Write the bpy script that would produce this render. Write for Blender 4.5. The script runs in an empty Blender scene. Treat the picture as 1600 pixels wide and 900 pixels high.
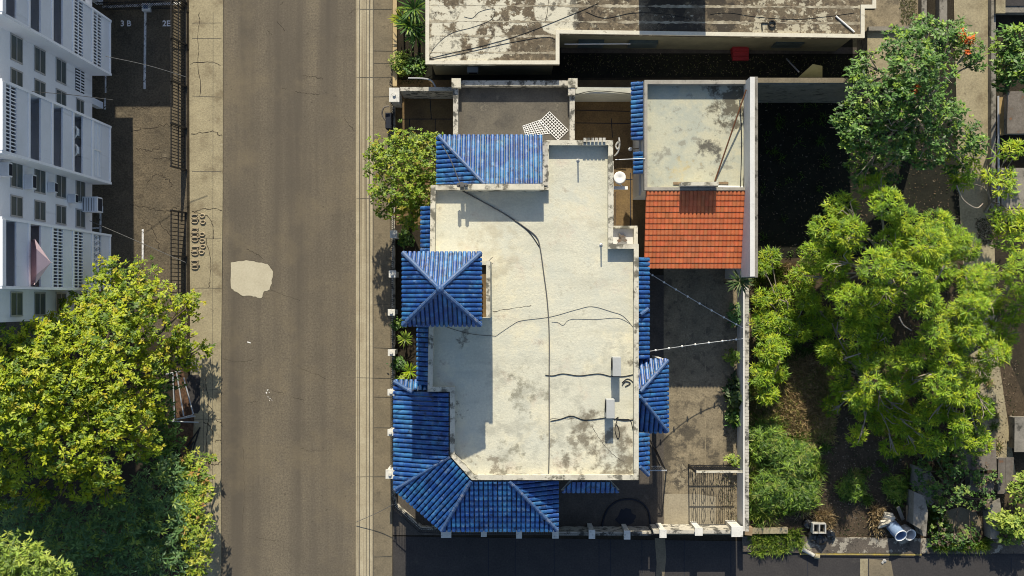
import bpy, math, random
import numpy as np
from mathutils import Vector, Matrix, noise

# ------------------------------------------------------------------ camera, sky, sun, exposure
S = bpy.context.scene
COL = S.collection
random.seed(11)
HC, YN = 64.0, 470.0            # drone height in metres, picture row straight below the drone (1600x900 photo)
cam = bpy.data.cameras.new('camera')
cam.lens = 36.0; cam.sensor_width = 36.0; cam.shift_y = 20 / 1600
cam.clip_end = 3000
co = bpy.data.objects.new('camera', cam); COL.objects.link(co)
co.location = (0, 0, HC); co.rotation_euler = (0, 0, 0)
S.camera = co

COT = 1.6                        # shadow length per metre of height
SUN_EL = math.atan(1 / COT)
W = bpy.data.worlds.new('World'); S.world = W; W.use_nodes = True
nt = W.node_tree; nt.nodes.clear()
sky = nt.nodes.new('ShaderNodeTexSky'); sky.sky_type = 'NISHITA'; sky.sun_disc = False
sky.sun_elevation = SUN_EL; sky.sun_rotation = math.radians(-1.2)
bg = nt.nodes.new('ShaderNodeBackground'); bg.inputs['Strength'].default_value = 0.115
wo = nt.nodes.new('ShaderNodeOutputWorld')
nt.links.new(sky.outputs[0], bg.inputs[0]); nt.links.new(bg.outputs[0], wo.inputs[0])
sl = bpy.data.lights.new('sun', 'SUN'); sl.energy = 5.0; sl.angle = math.radians(0.5); sl.color = (1.0, 0.91, 0.73)
so = bpy.data.objects.new('sun', sl); COL.objects.link(so)
so.rotation_euler = Vector((0.01 * COT, -COT, -1)).to_track_quat('-Z', 'Y').to_euler()
S.view_settings.view_transform = 'Standard'; S.view_settings.look = 'None'
S.view_settings.exposure = 0.40; S.view_settings.gamma = 1.0
S.view_settings.use_curve_mapping = False
S.cycles.max_bounces = 6; S.cycles.diffuse_bounces = 3
S.cycles.use_denoising = True
S.cycles.filter_width = 1.0

# ------------------------------------------------------------------ helpers
def P(px, py, z=0.0):
    k = (HC - z) / 1600
    return Vector(((px - 800) * k, (YN - py) * k, z))
def PL(pts, z): return [P(x, y, z) for x, y in pts]

BASE = {}
def thing(name, label, cat, loc=(0, 0, 0), group=None):
    o = bpy.data.objects.new(name, None); COL.objects.link(o)
    o.empty_display_size = 0.2
    o.location = loc; BASE[o.name] = Vector(loc)
    o['label'] = label; o['category'] = cat
    if group: o['group'] = group
    return o
def tag(o, label, cat, group=None):
    o['label'] = label; o['category'] = cat
    if group: o['group'] = group
    return o
def struct(o): o['kind'] = 'structure'; return o
def stuff(o, label, cat):
    o['kind'] = 'stuff'; o['label'] = label; o['category'] = cat; return o
def link_mesh(name, me, parent=None, loc=None):
    o = bpy.data.objects.new(name, me); COL.objects.link(o)
    if parent is not None:
        o.parent = parent; BASE[o.name] = BASE.get(parent.name, Vector())
    else:
        o.location = loc or (0, 0, 0); BASE[o.name] = Vector(loc or (0, 0, 0))
    return o

class MB:
    def __init__(s): s.v = []; s.f = []; s.m = []; s.t = []; s.cm = 0; s.ct = (1, 1, 1); s.sm = False
    def face(s, idx): s.f.append(tuple(idx)); s.m.append(s.cm); s.t.append(s.ct)
    def poly(s, pts):
        n = len(s.v); s.v += [tuple(p) for p in pts]; s.face(range(n, n + len(pts)))
    def box(s, x0, y0, z0, x1, y1, z1):
        if x0 > x1: x0, x1 = x1, x0
        if y0 > y1: y0, y1 = y1, y0
        n = len(s.v)
        s.v += [(x0, y0, z0), (x1, y0, z0), (x1, y1, z0), (x0, y1, z0), (x0, y0, z1), (x1, y0, z1), (x1, y1, z1), (x0, y1, z1)]
        for q in ((3, 2, 1, 0), (4, 5, 6, 7), (0, 1, 5, 4), (1, 2, 6, 5), (2, 3, 7, 6), (3, 0, 4, 7)): s.face([n + i for i in q])
        return s
    def obox(s, c, ax, ay, az):      # box from centre and three half axes
        c, ax, ay, az = map(Vector, (c, ax, ay, az)); n = len(s.v)
        for k in (-1, 1):
            for a, b in ((-1, -1), (1, -1), (1, 1), (-1, 1)): s.v.append(tuple(c + ax * a + ay * b + az * k))
        for q in ((3, 2, 1, 0), (4, 5, 6, 7), (0, 1, 5, 4), (1, 2, 6, 5), (2, 3, 7, 6), (3, 0, 4, 7)): s.face([n + i for i in q])
        return s
    def bar(s, a, b, w, h=None):     # rectangular bar from a to b
        a, b = Vector(a), Vector(b); d = b - a
        if d.length < 1e-6: return s
        up = Vector((0, 0, 1)) if abs(d.normalized().z) < .95 else Vector((0, 1, 0))
        side = d.cross(up).normalized(); upv = side.cross(d).normalized()
        return s.obox((a + b) / 2, d / 2, side * w / 2, upv * (h or w) / 2)
    def prism(s, pts, z0, z1):       # pts: xy list (any z ignored)
        a = sum(pts[i][0] * pts[(i + 1) % len(pts)][1] - pts[(i + 1) % len(pts)][0] * pts[i][1] for i in range(len(pts)))
        if a < 0: pts = list(reversed(pts))
        n = len(s.v); N = len(pts)
        s.v += [(p[0], p[1], z0) for p in pts] + [(p[0], p[1], z1) for p in pts]
        s.face(range(n + N - 1, n - 1, -1)); s.face(range(n + N, n + 2 * N))
        for i in range(N):
            j = (i + 1) % N; s.face((n + i, n + j, n + N + j, n + N + i))
        return s
    def tube(s, pts, r, n=6, r1=None, cap=True):
        pts = [Vector(p) for p in pts]; k0 = len(s.v); L = len(pts)
        ref = None
        for i, p in enumerate(pts):
            d = (pts[min(i + 1, L - 1)] - pts[max(i - 1, 0)])
            if d.length < 1e-9: d = Vector((0, 0, 1))
            d.normalize()
            if ref is None: ref = Vector((0, 0, 1)) if abs(d.z) < .9 else Vector((1, 0, 0))
            e = d.cross(ref)
            if e.length < 1e-4: e = d.cross(Vector((0, 1, 0)))
            e.normalize(); g = d.cross(e)
            rr = r if r1 is None else r + (r1 - r) * i / max(L - 1, 1)
            for q in range(n):
                a = 2 * math.pi * q / n; s.v.append(tuple(p + (e * math.cos(a) + g * math.sin(a)) * rr))
        for i in range(L - 1):
            for q in range(n):
                a = k0 + i * n + q; b = k0 + i * n + (q + 1) % n
                s.face((a, b, b + n, a + n))
        if cap:
            s.face(range(k0, k0 + n)); s.face(range(k0 + (L - 1) * n + n - 1, k0 + (L - 1) * n - 1, -1))
        return s
    def cyl(s, c, r, z0, z1, n=16, r1=None):
        return s.tube([(c[0], c[1], z0), (c[0], c[1], z1)], r, n, r1)
    def lathe(s, c, prof, n=20):
        k0 = len(s.v)
        for r, z in prof:
            for q in range(n):
                a = 2 * math.pi * q / n; s.v.append((c[0] + r * math.cos(a), c[1] + r * math.sin(a), c[2] + z))
        for i in range(len(prof) - 1):
            for q in range(n):
                a = k0 + i * n + q; b = k0 + i * n + (q + 1) % n
                s.face((a, b, b + n, a + n))
        return s
    def build(s, name, mats, parent=None, smooth=False, loc=None, bevel=0):
        if not isinstance(mats, (list, tuple)): mats = [mats]
        base = BASE.get(parent.name, Vector()) if parent is not None else Vector(loc or (0, 0, 0))
        v = [(p[0] - base.x, p[1] - base.y, p[2] - base.z) for p in s.v]
        me = bpy.data.meshes.new(name); me.from_pydata(v, [], s.f)
        for m in mats: me.materials.append(m)
        me.polygons.foreach_set('material_index', s.m)
        if smooth: me.polygons.foreach_set('use_smooth', [True] * len(s.f))
        at = me.attributes.new('tint', 'FLOAT_COLOR', 'FACE')
        at.data.foreach_set('color', [c for t in s.t for c in (t[0], t[1], t[2], 1.0)])
        me.update()
        o = link_mesh(name, me, parent, loc)
        if bevel:
            b = o.modifiers.new('edge', 'BEVEL'); b.width = bevel; b.segments = 2; b.limit_method = 'ANGLE'
        return o

def smooth_path(pts, n=8):
    pts = [Vector(p) for p in pts]; out = []
    for i in range(len(pts) - 1):
        p0 = pts[max(i - 1, 0)]; p1 = pts[i]; p2 = pts[i + 1]; p3 = pts[min(i + 2, len(pts) - 1)]
        for k in range(n):
            t = k / n
            out.append(.5 * ((2 * p1) + (p2 - p0) * t + (2 * p0 - 5 * p1 + 4 * p2 - p3) * t * t + (3 * p1 - p0 - 3 * p2 + p3) * t ** 3))
    out.append(pts[-1]); return out

# ------------------------------------------------------------------ materials
def M(name, base, var=None, scale=1.5, rough=.85, bump=0.0, bscale=18, grain=.25, stains=(), attr=False, spec=.25, metal=0.0, trans=0.0, streak=None):
    m = bpy.data.materials.new(name); m.use_nodes = True
    t = m.node_tree; N = t.nodes; Lk = t.links
    bs = N['Principled BSDF']; out = N['Material Output']
    bs.inputs['Roughness'].default_value = rough
    bs.inputs['Specular IOR Level'].default_value = spec
    bs.inputs['Metallic'].default_value = metal
    geo = N.new('ShaderNodeNewGeometry')
    def noise_n(sc, det=5, rough_=.6, vec=None):
        n = N.new('ShaderNodeTexNoise'); n.inputs['Scale'].default_value = sc; n.inputs['Detail'].default_value = det
        n.inputs['Roughness'].default_value = rough_
        Lk.new(vec or geo.outputs['Position'], n.inputs['Vector']); return n.outputs['Fac']
    def mr(v, a, b, c=0., d=1.):
        n = N.new('ShaderNodeMapRange'); n.inputs[1].default_value = a; n.inputs[2].default_value = b
        n.inputs[3].default_value = c; n.inputs[4].default_value = d; Lk.new(v, n.inputs[0]); return n.outputs[0]
    def mul(a, b):
        n = N.new('ShaderNodeMath'); n.operation = 'MULTIPLY'; Lk.new(a, n.inputs[0])
        if isinstance(b, float): n.inputs[1].default_value = b
        else: Lk.new(b, n.inputs[1])
        return n.outputs[0]
    def mix(f, a, b, mode='MIX'):
        n = N.new('ShaderNodeMix'); n.data_type = 'RGBA'; n.blend_type = mode
        if isinstance(f, float): n.inputs[0].default_value = f
        else: Lk.new(f, n.inputs[0])
        for k, x in ((6, a), (7, b)):
            if isinstance(x, tuple): n.inputs[k].default_value = (*x, 1)
            else: Lk.new(x, n.inputs[k])
        return n.outputs[2]
    col = tuple(base)
    if var: col = mix(mr(noise_n(scale), .3, .7), col, tuple(var))
    if grain:
        g = mr(noise_n(9, 4, .7), .25, .75, 1 - grain, 1 + grain)
        gc = N.new('ShaderNodeCombineColor')
        for i in range(3): Lk.new(g, gc.inputs[i])
        col = mix(1.0, col, gc.outputs[0], 'MULTIPLY')
    if streak:   # (direction axis scale vector, colour, lo, hi)
        mp = N.new('ShaderNodeMapping'); mp.inputs['Scale'].default_value = streak[0]; Lk.new(geo.outputs['Position'], mp.inputs[0])
        col = mix(mr(noise_n(1.0, 4, .6, mp.outputs[0]), streak[2], streak[3], 0., streak[4] if len(streak) > 4 else 1.), col, streak[1])
    for s in stains:
        fv = noise_n(s.get('scale', 1.2), s.get('detail', 7), s.get('rough', .68))
        if 'c' in s:
            d = N.new('ShaderNodeVectorMath'); d.operation = 'DISTANCE'; Lk.new(geo.outputs['Position'], d.inputs[0]); d.inputs[1].default_value = s['c']
            sb = N.new('ShaderNodeMath'); sb.operation = 'SUBTRACT'; Lk.new(fv, sb.inputs[0]); Lk.new(mr(d.outputs['Value'], s['r'] * s.get('core', .35), s['r'], 0., .45), sb.inputs[1]); fv = sb.outputs[0]
        f = mr(fv, s['lo'], s['hi'], 0., s.get('amt', 1.))
        col = mix(f, col, tuple(s['col']))
    if attr:
        a = N.new('ShaderNodeAttribute'); a.attribute_name = 'tint'
        col = mix(1.0, col, a.outputs['Color'], 'MULTIPLY')
    if isinstance(col, tuple): bs.inputs['Base Color'].default_value = (*col, 1)
    else: Lk.new(col, bs.inputs['Base Color'])
    if bump:
        b = N.new('ShaderNodeBump'); b.inputs['Strength'].default_value = bump; b.inputs['Distance'].default_value = .05
        Lk.new(noise_n(bscale, 6, .7), b.inputs['Height']); Lk.new(b.outputs[0], bs.inputs['Normal'])
    if trans:
        tr = N.new('ShaderNodeBsdfTranslucent')
        if isinstance(col, tuple): tr.inputs[0].default_value = (*col, 1)
        else: Lk.new(col, tr.inputs[0])
        mx = N.new('ShaderNodeMixShader'); mx.inputs[0].default_value = trans
        Lk.new(bs.outputs[0], mx.inputs[1]); Lk.new(tr.outputs[0], mx.inputs[2]); Lk.new(mx.outputs[0], out.inputs[0])
    return m

def pw(px, py, z): return tuple(P(px, py, z))
DK = (.05, .05, .045)
m_ground = M('soil', (.045, .036, .024), (.02, .017, .012), .8, 1, .6, 12, .4)
m_lot = M('shade_dark_soil', (.022, .022, .015), (.010, .011, .008), 1.2, 1, .4, 14, .4, stains=[dict(col=(.05, .045, .035), scale=9, lo=.68, hi=.74)])  # near-black base has the walled lot's shade put into the soil colour
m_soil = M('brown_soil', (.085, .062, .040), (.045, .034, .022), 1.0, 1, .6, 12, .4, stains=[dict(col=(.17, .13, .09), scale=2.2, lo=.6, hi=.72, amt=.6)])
m_road = M('worn_asphalt', (.160, .135, .097), (.122, .104, .078), .3, .9, .5, 30, .42,
           streak=((.55, .02, 1), (.092, .079, .062), .42, .66, 1.0),
           stains=[dict(col=(.085, .073, .055), scale=.4, lo=.55, hi=.72, amt=.4), dict(col=(.19, .155, .10), scale=.25, lo=.50, hi=.66, amt=.45), dict(col=(.05, .043, .034), scale=3.5, lo=.63, hi=.69, amt=.6), dict(col=(.22, .19, .14), scale=22, lo=.68, hi=.74, amt=.5)])
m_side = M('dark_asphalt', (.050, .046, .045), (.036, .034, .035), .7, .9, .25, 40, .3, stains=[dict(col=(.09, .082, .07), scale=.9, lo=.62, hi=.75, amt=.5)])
m_parking = M('old_parking_asphalt', (.145, .118, .080), (.085, .072, .052), .8, .95, .7, 8, .5,
              stains=[dict(col=(.05, .04, .03), scale=1.1, lo=.56, hi=.66, amt=.6), dict(col=(.25, .21, .15), scale=.8, lo=.63, hi=.72, amt=.6)])
m_newasph = M('stall_asphalt', (.036, .036, .040), (.026, .026, .030), .9, .9, .2, 30, .3)
m_conc = M('pavement_concrete', (.34, .295, .19), (.25, .215, .14), .8, .9, .4, 16, .26,
           stains=[dict(col=(.17, .135, .085), scale=.8, lo=.54, hi=.68, amt=.7), dict(col=(.10, .08, .055), scale=2.6, lo=.62, hi=.70, amt=.6), dict(col=(.42, .38, .28), scale=2.2, lo=.62, hi=.72, amt=.5)])
m_conc2 = M('brown_pavement', (.20, .165, .11), (.14, .118, .082), .9, .9, .3, 20, .25, stains=[dict(col=(.07, .06, .045), scale=1.6, lo=.58, hi=.68, amt=.6)])
m_kerb = M('kerb_concrete', (.42, .37, .26), (.33, .28, .19), 1.2, .9, .2, 20, .2, streak=((8, .04, 1), (.15, .12, .08), .5, .66, .8))
m_patch = M('patch_concrete', (.48, .44, .33), (.42, .38, .28), 1.2, .9, .2, 20, .12)
m_yard = M('yard_concrete', (.27, .225, .15), (.165, .138, .095), 1.1, .9, .5, 10, .35,
           stains=[dict(col=(.085, .073, .055), scale=1.3, lo=.53, hi=.61, amt=.7), dict(col=(.05, .045, .038), scale=.8, lo=.47, hi=.55, amt=.75, c=pw(1075, 715, 0), r=3.5, core=.5), dict(col=(.34, .29, .2), scale=2.4, lo=.50, hi=.54, amt=.7, c=pw(1068, 745, 0), r=1.6, core=.4), dict(col=(.33, .28, .20), scale=3, lo=.64, hi=.72, amt=.5)])
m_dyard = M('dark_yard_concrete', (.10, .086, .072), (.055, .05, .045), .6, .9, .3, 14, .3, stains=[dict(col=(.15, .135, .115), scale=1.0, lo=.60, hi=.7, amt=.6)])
m_patio = M('brown_patio', (.20, .135, .062), (.12, .082, .045), .9, .9, .3, 14, .3)
LICH = (.09, .085, .065)
m_roof = M('cream_roof_coating', (.53, .52, .42), (.60, .57, .44), .5, .85, .5, 7, .12,
    streak=((.35, 1.6, 1), (.40, .39, .31), .50, .72, .55),
    stains=[dict(col=(.48, .49, .42), scale=.45, lo=.45, hi=.62, amt=.6),
            dict(col=(.70, .64, .45), scale=.5, lo=.55, hi=.7, amt=.6),
            dict(col=(.25, .24, .18), scale=1.4, lo=.60, hi=.72, amt=.6), dict(col=(.52, .40, .32), scale=.7, lo=.56, hi=.70, amt=.35), dict(col=(.20, .18, .13), scale=6, lo=.66, hi=.72, amt=.6),
            dict(col=(.14, .12, .085), scale=1.1, lo=.46, hi=.58, amt=.85, c=pw(945, 705, 6.8), r=3.8, core=.55),
            dict(col=(.2, .19, .14), scale=1.6, lo=.5, hi=.62, amt=.8, c=pw(825, 615, 6.8), r=2.6, core=.45),
            dict(col=(.2, .19, .14), scale=1.6, lo=.5, hi=.62, amt=.8, c=pw(795, 715, 6.8), r=2.0, core=.45),
            dict(col=(.16, .14, .10), scale=1.6, lo=.52, hi=.62, amt=.7, c=pw(890, 690, 6.8), r=3.0, core=.5),
            dict(col=(.10, .09, .075), scale=3, lo=.54, hi=.62, amt=.7, c=pw(700, 640, 6.8), r=2.6, core=.3),
            dict(col=(.30, .285, .22), scale=.9, lo=.49, hi=.60, amt=.45, c=pw(830, 640, 6.8), r=5.5, core=.5), dict(col=(.30, .29, .23), scale=1.1, lo=.52, hi=.63, amt=.35, c=pw(930, 560, 6.8), r=4.2, core=.4), dict(col=(.34, .32, .26), scale=1.0, lo=.52, hi=.65, amt=.35, c=pw(900, 320, 6.8), r=5, core=.5), dict(col=(.40, .36, .26), scale=.8, lo=.46, hi=.6, amt=.6, c=pw(760, 390, 6.8), r=4, core=.4),
            dict(col=(.12, .105, .08), scale=1.5, lo=.47, hi=.56, amt=.8, c=pw(985, 560, 6.8), r=1.1, core=.3), dict(col=(.16, .14, .10), scale=1.4, lo=.47, hi=.56, amt=.7, c=pw(770, 735, 6.8), r=2.2, core=.3), dict(col=(.12, .11, .09), scale=1.4, lo=.46, hi=.55, amt=.75, c=pw(720, 520, 6.8), r=1.4, core=.3),
            dict(col=(.33, .28, .20), scale=2.2, lo=.56, hi=.68, amt=.5, c=pw(900, 440, 6.8), r=3.2, core=.3)])
m_parapet = M('stained_parapet', (.60, .56, .45), (.46, .44, .36), 1.0, .85, .2, 14, .1,
    stains=[dict(col=LICH, scale=1.5, lo=.505, hi=.59, amt=.9, detail=9), dict(col=(.30, .27, .21), scale=.7, lo=.54, hi=.66, amt=.7)])
m_parapet2 = M('mouldy_parapet', (.52, .49, .42), (.38, .36, .31), 1.0, .85, .2, 14, .1,
    stains=[dict(col=(.05, .05, .045), scale=2.2, lo=.49, hi=.58, amt=.9, detail=9)])
m_wallw = M('white_wall_paint', (.62, .61, .58), (.54, .53, .50), .7, .8, .1, 12, .06, stains=[dict(col=(.25, .24, .22), scale=1.1, lo=.62, hi=.75, amt=.5)])
m_annex = M('yellowed_roof_coating', (.42, .43, .34), (.48, .45, .32), .5, .85, .25, 9, .10,
    stains=[dict(col=(.36, .38, .32), scale=.9, lo=.46, hi=.58, amt=.8), dict(col=(.22, .20, .15), scale=1.8, lo=.56, hi=.62, amt=.6), dict(col=(.08, .07, .05), scale=1.3, lo=.44, hi=.54, amt=.9, c=pw(1138, 160, 5.2), r=2.6, core=.5),
            dict(col=(.07, .065, .055), scale=1.8, lo=.44, hi=.56, amt=.85, c=pw(1113, 233, 5.2), r=1.4, core=.4),
            dict(col=(.26, .24, .17), scale=1.4, lo=.6, hi=.72, amt=.6), dict(col=(.58, .47, .22), scale=.9, lo=.52, hi=.66, amt=.5, c=pw(1080, 285, 5.2), r=3.5)])
m_terr = M('grey_terrace_floor', (.135, .12, .095), (.085, .078, .066), .7, .9, .2, 14, .25, stains=[dict(col=(.06, .055, .05), scale=1.2, lo=.56, hi=.68, amt=.7), dict(col=(.27, .24, .18), scale=1.4, lo=.6, hi=.72, amt=.6)])
m_nroof = M('peeling_roof_paint', (.095, .075, .05), (.15, .122, .082), .8, .9, .3, 12, .3,
    stains=[dict(col=(.46, .42, .31), scale=1.7, lo=.575, hi=.605, amt=.85, detail=10, rough=.72), dict(col=(.24, .19, .125), scale=3.5, lo=.54, hi=.60, amt=.7), dict(col=(.07, .05, .035), scale=2.2, lo=.56, hi=.63, amt=.75, detail=8),
            dict(col=(.56, .53, .42), scale=.5, lo=.44, hi=.49, amt=.95, c=pw(725, 58, 4.2), r=4.2, core=.45, detail=9), dict(col=(.56, .53, .42), scale=.9, lo=.46, hi=.50, amt=.95, c=pw(690, 20, 4.2), r=2.2, core=.3, detail=9), dict(col=(.56, .53, .42), scale=1.2, lo=.50, hi=.53, amt=.95, c=pw(780, 6, 4.2), r=4.5, core=.3, detail=9),
            dict(col=(.56, .53, .42), scale=.5, lo=.40, hi=.46, amt=.95, c=pw(870, 20, 4.2), r=1.9, core=.6, detail=9),
            dict(col=(.035, .03, .025), scale=.9, lo=.60, hi=.66, amt=.8, detail=9),
            dict(col=(.035, .03, .024), scale=.7, lo=.44, hi=.50, amt=.85, c=pw(1080, 20, 4.2), r=4.2, core=.6), dict(col=(.035, .03, .024), scale=1.2, lo=.50, hi=.56, amt=.8, c=pw(940, 10, 4.2), r=3.6, core=.5), dict(col=(.46, .42, .31), scale=1.6, lo=.52, hi=.55, amt=.85, c=pw(1230, 50, 4.2), r=5, core=.5, detail=9),
            dict(col=(.04, .035, .03), scale=2.5, lo=.55, hi=.62, amt=.6)])
m_white = M('white_paint', (.78, .77, .74), rough=.6, grain=.06)
m_apt = M('apartment_white_paint', (.80, .82, .86), (.72, .74, .78), .5, .75, .05, 8, .04, streak=((2.2, 2.2, .12), (.42, .43, .44), .60, .78, .5))
m_aptgrey = M('apartment_grey_panel', (.66, .69, .75), (.58, .61, .66), .6, .75, 0, 8, .04, streak=((2.5, 2.5, .2), (.36, .37, .38), .60, .76, .5))
m_glass = M('dark_glass', (.012, .018, .03), rough=.15, grain=0, spec=.5)
m_pane = M('window_pane', (.075, .10, .105), (.05, .07, .075), 1.5, .3, 0, 8, .1, spec=.2)
m_inside = M('dark_interior', (.02, .024, .035), grain=.1)
m_iron = M('black_iron', (.012, .012, .014), rough=.55, grain=.1, spec=.4)
m_greymetal = M('grey_metal', (.42, .43, .44), rough=.45, grain=.1, metal=.3)
m_acw = M('white_ac_casing', (.74, .75, .77), (.66, .67, .69), 2, .5, 0, 8, .06)
m_ac = M('condenser_casing', (.40, .41, .40), (.34, .35, .34), 2, .5, 0, 8, .06)
m_rubber = M('black_cable', (.012, .012, .012), rough=.6, grain=.1)
m_cablegrey = M('grey_cable', (.10, .10, .10), rough=.6, grain=.1)
m_crack = M('crack_filler', (.10, .092, .075), rough=.9, grain=.2)
m_blue = M('blue_glazed_tile', (.008, .048, .215), (.018, .085, .26), 1.6, .4, .12, 30, .3, attr=True, spec=.45,
    stains=[dict(col=(.05, .21, .40), scale=1.1, lo=.48, hi=.66, amt=.75), dict(col=(.20, .30, .40), scale=2.6, lo=.55, hi=.70, amt=.6), dict(col=(.010, .018, .05), scale=3.0, lo=.55, hi=.64, amt=.8), dict(col=(.30, .28, .28), scale=5, lo=.63, hi=.70, amt=.55)])
m_bluecap = M('blue_ridge_tile', (.03, .085, .22), (.08, .13, .24), 2.0, .5, .12, 30, .2, stains=[dict(col=(.34, .32, .32), scale=3, lo=.55, hi=.68, amt=.7), dict(col=(.03, .035, .05), scale=4, lo=.6, hi=.68, amt=.6)])
m_orange = M('terracotta_tile', (.56, .165, .066), (.47, .13, .052), 1.6, .7, .1, 30, .12, attr=True, stains=[dict(col=(.42, .20, .10), scale=1.8, lo=.55, hi=.7, amt=.5), dict(col=(.16, .06, .03), scale=3.5, lo=.62, hi=.70, amt=.5)])
m_orangedk = M('terracotta_underlay', (.10, .03, .015), rough=.9)
m_deck = M('roof_deck', (.40, .38, .33), (.3, .29, .26), 1, .9, 0, 8, .1)
m_bark = M('bark', (.16, .12, .085), (.09, .07, .05), 3, .95, .5, 20, .3)
m_barkpale = M('pale_bark', (.34, .30, .24), (.24, .2, .16), 3, .95, .4, 20, .3)
m_yellow = M('worn_yellow_paint', (.40, .30, .06), (.20, .17, .1), 3, .85, .1, 20, .2)
m_line = M('worn_white_line', (.80, .80, .80), (.45, .45, .45), 6, .85, 0, 8, .2, stains=[dict(col=(.04, .04, .045), scale=5, lo=.56, hi=.62)])
m_red = M('red_metal', (.32, .03, .035), (.25, .025, .03), 3, .6, 0, 8, .1)
m_olive = M('olive_panel', (.36, .36, .20), (.3, .3, .16), 2, .7, 0, 8, .1)
m_ochre = M('ochre_wall', (.36, .26, .12), (.28, .2, .1), 1.5, .9, .2, 14, .15)
m_rust = M('rusty_tin', (.17, .15, .13), (.1, .085, .07), 2, .8, .2, 14, .25, stains=[dict(col=(.2, .09, .04), scale=2, lo=.58, hi=.68)])
m_oldwall = M('weathered_wall', (.25, .23, .195), (.16, .148, .125), 1.2, .9, .3, 14, .2, stains=[dict(col=(.05, .048, .04), scale=1.6, lo=.54, hi=.64, amt=.85)])
m_wood = M('weathered_wood', (.30, .22, .13), (.2, .14, .085), 3, .9, .2, 20, .2)
m_bag = M('black_plastic_bag', (.012, .012, .013), rough=.25, grain=.1, spec=.6)
m_bluedrum = M('blue_grey_plastic', (.20, .28, .42), (.16, .23, .36), 3, .45, 0, 8, .1)
m_pink = M('pink_canvas', (.66, .50, .55), (.60, .45, .50), 2, .85, 0, 8, .05)
m_plastic = M('white_plastic', (.75, .75, .73), rough=.5, grain=.05)
m_mulch = M('brown_mulch', (.15, .085, .05), (.06, .035, .022), 6, 1, .8, 20, .4)

m_seam = M('seam_paint', (.46, .42, .32), (.14, .11, .07), 1.6, .9, 0, 8, .2)
def leafmat(name, tr=.28, rough=.5, spec=.35):
    return M(name, (1, 1, 1), rough=rough, grain=0, attr=True, trans=tr, spec=spec)
m_leaf = leafmat('leaf', .32); m_leafgl = leafmat('glossy_leaf', .22, .45, .3); m_dry = leafmat('dry_leaf', .15, .9, .1)

# ------------------------------------------------------------------ foliage
def leaves_object(name, mat, base, tip, width, nrm, cols, parent=None, loc=None):
    """one mesh of diamond-shaped leaves: arrays base, tip (n,3), width (n,), nrm (n,3), cols (n,3)"""
    n = len(base); d = tip - base
    side = np.cross(d, nrm); ln = np.linalg.norm(side, axis=1, keepdims=True); side = side / np.maximum(ln, 1e-6)
    mid = base + d * .45 + nrm * (width[:, None] * -.15)
    V = np.stack([base, mid + side * width[:, None] * .5, tip, mid - side * width[:, None] * .5], 1).reshape(-1, 3)
    off = BASE.get(parent.name, Vector()) if parent is not None else Vector(loc or (0, 0, 0))
    V = V - np.array(off)
    me = bpy.data.meshes.new(name)
    me.vertices.add(4 * n); me.vertices.foreach_set('co', V.astype(np.float32).ravel())
    me.loops.add(4 * n); me.loops.foreach_set('vertex_index', np.arange(4 * n, dtype=np.int32))
    me.polygons.add(n); me.polygons.foreach_set('loop_start', np.arange(0, 4 * n, 4, dtype=np.int32))
    me.polygons.foreach_set('loop_total', np.full(n, 4, dtype=np.int32))
    me.materials.append(mat)
    at = me.attributes.new('tint', 'FLOAT_COLOR', 'FACE')
    at.data.foreach_set('color', np.concatenate([cols, np.ones((n, 1))], 1).astype(np.float32).ravel())
    me.update(calc_edges=True); me.validate()
    return link_mesh(name, me, parent, loc)

def rnd_unit(rng, n):
    v = rng.normal(size=(n, 3)); return v / np.linalg.norm(v, axis=1, keepdims=True)

def crown_arrays(rng, lobes, dens, nleaf, L, wid, pal, spread=.55, smin=-.25, inner=.35, flat=.8, up=.45, lowcut=-.3, jit=.18, shrink=1.0, zjit=0.0):
    """leaf clusters over the shells of ellipsoid lobes. lobes: (x,y,z,r). pal: list of (colour, weight)"""
    C = []; A = []
    for (x, y, z, r) in lobes:
        r = r * shrink; z = z + rng.uniform(-zjit, zjit); n = max(6, int(dens * r * r * 4))
        d = rnd_unit(rng, n * 2); d = d[d[:, 2] > lowcut][:n]
        rad = r * (1 + rng.normal(0, jit, (len(d), 1)))
        k = rng.random((len(d), 1)) < inner; rad = np.where(k, rad * rng.uniform(.35, .8, (len(d), 1)), rad)
        p = d * rad * np.array([1, 1, flat]) + np.array([x, y, z])
        C.append(p); a = d + np.array([0, 0, up]) + rng.normal(0, .25, d.shape); A.append(a / np.linalg.norm(a, axis=1, keepdims=True))
    C = np.concatenate(C); A = np.concatenate(A); n = len(C)
    Cn = np.repeat(C, nleaf, 0); An = np.repeat(A, nleaf, 0); m = len(Cn)
    q = rnd_unit(rng, m); q -= An * np.sum(q * An, 1, keepdims=True); lv = np.array([0, .62, .785]); q -= lv * np.sum(q * lv, 1, keepdims=True) * .6; q /= np.maximum(np.linalg.norm(q, axis=1, keepdims=True), 1e-6)
    s = rng.uniform(smin, spread, (m, 1)); dirv = q * np.sqrt(np.maximum(1 - s * s, .05)) + An * s
    sz = np.repeat(rng.uniform(.65, 1.25, (n, 1)), nleaf, 0) * rng.uniform(.55, 1.25, (m, 1))
    b = Cn + rng.normal(0, .12 * L, (m, 3)) + dirv * L * .12; t = b + dirv * L * sz; t[:, 2] -= L * .12
    nr = An * .35 + np.array([0, .62, .72]) + rng.normal(0, .28, (m, 3)); nr /= np.linalg.norm(nr, axis=1, keepdims=True)
    cols = np.array([c for c, _ in pal]); w = np.array([w for _, w in pal]); w = w / w.sum()
    ci = rng.choice(len(pal), n, p=w); cl = np.repeat(cols[ci], nleaf, 0) * rng.uniform(.75, 1.25, (m, 1))
    return b, t, (wid * sz[:, 0]), nr, cl

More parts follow.
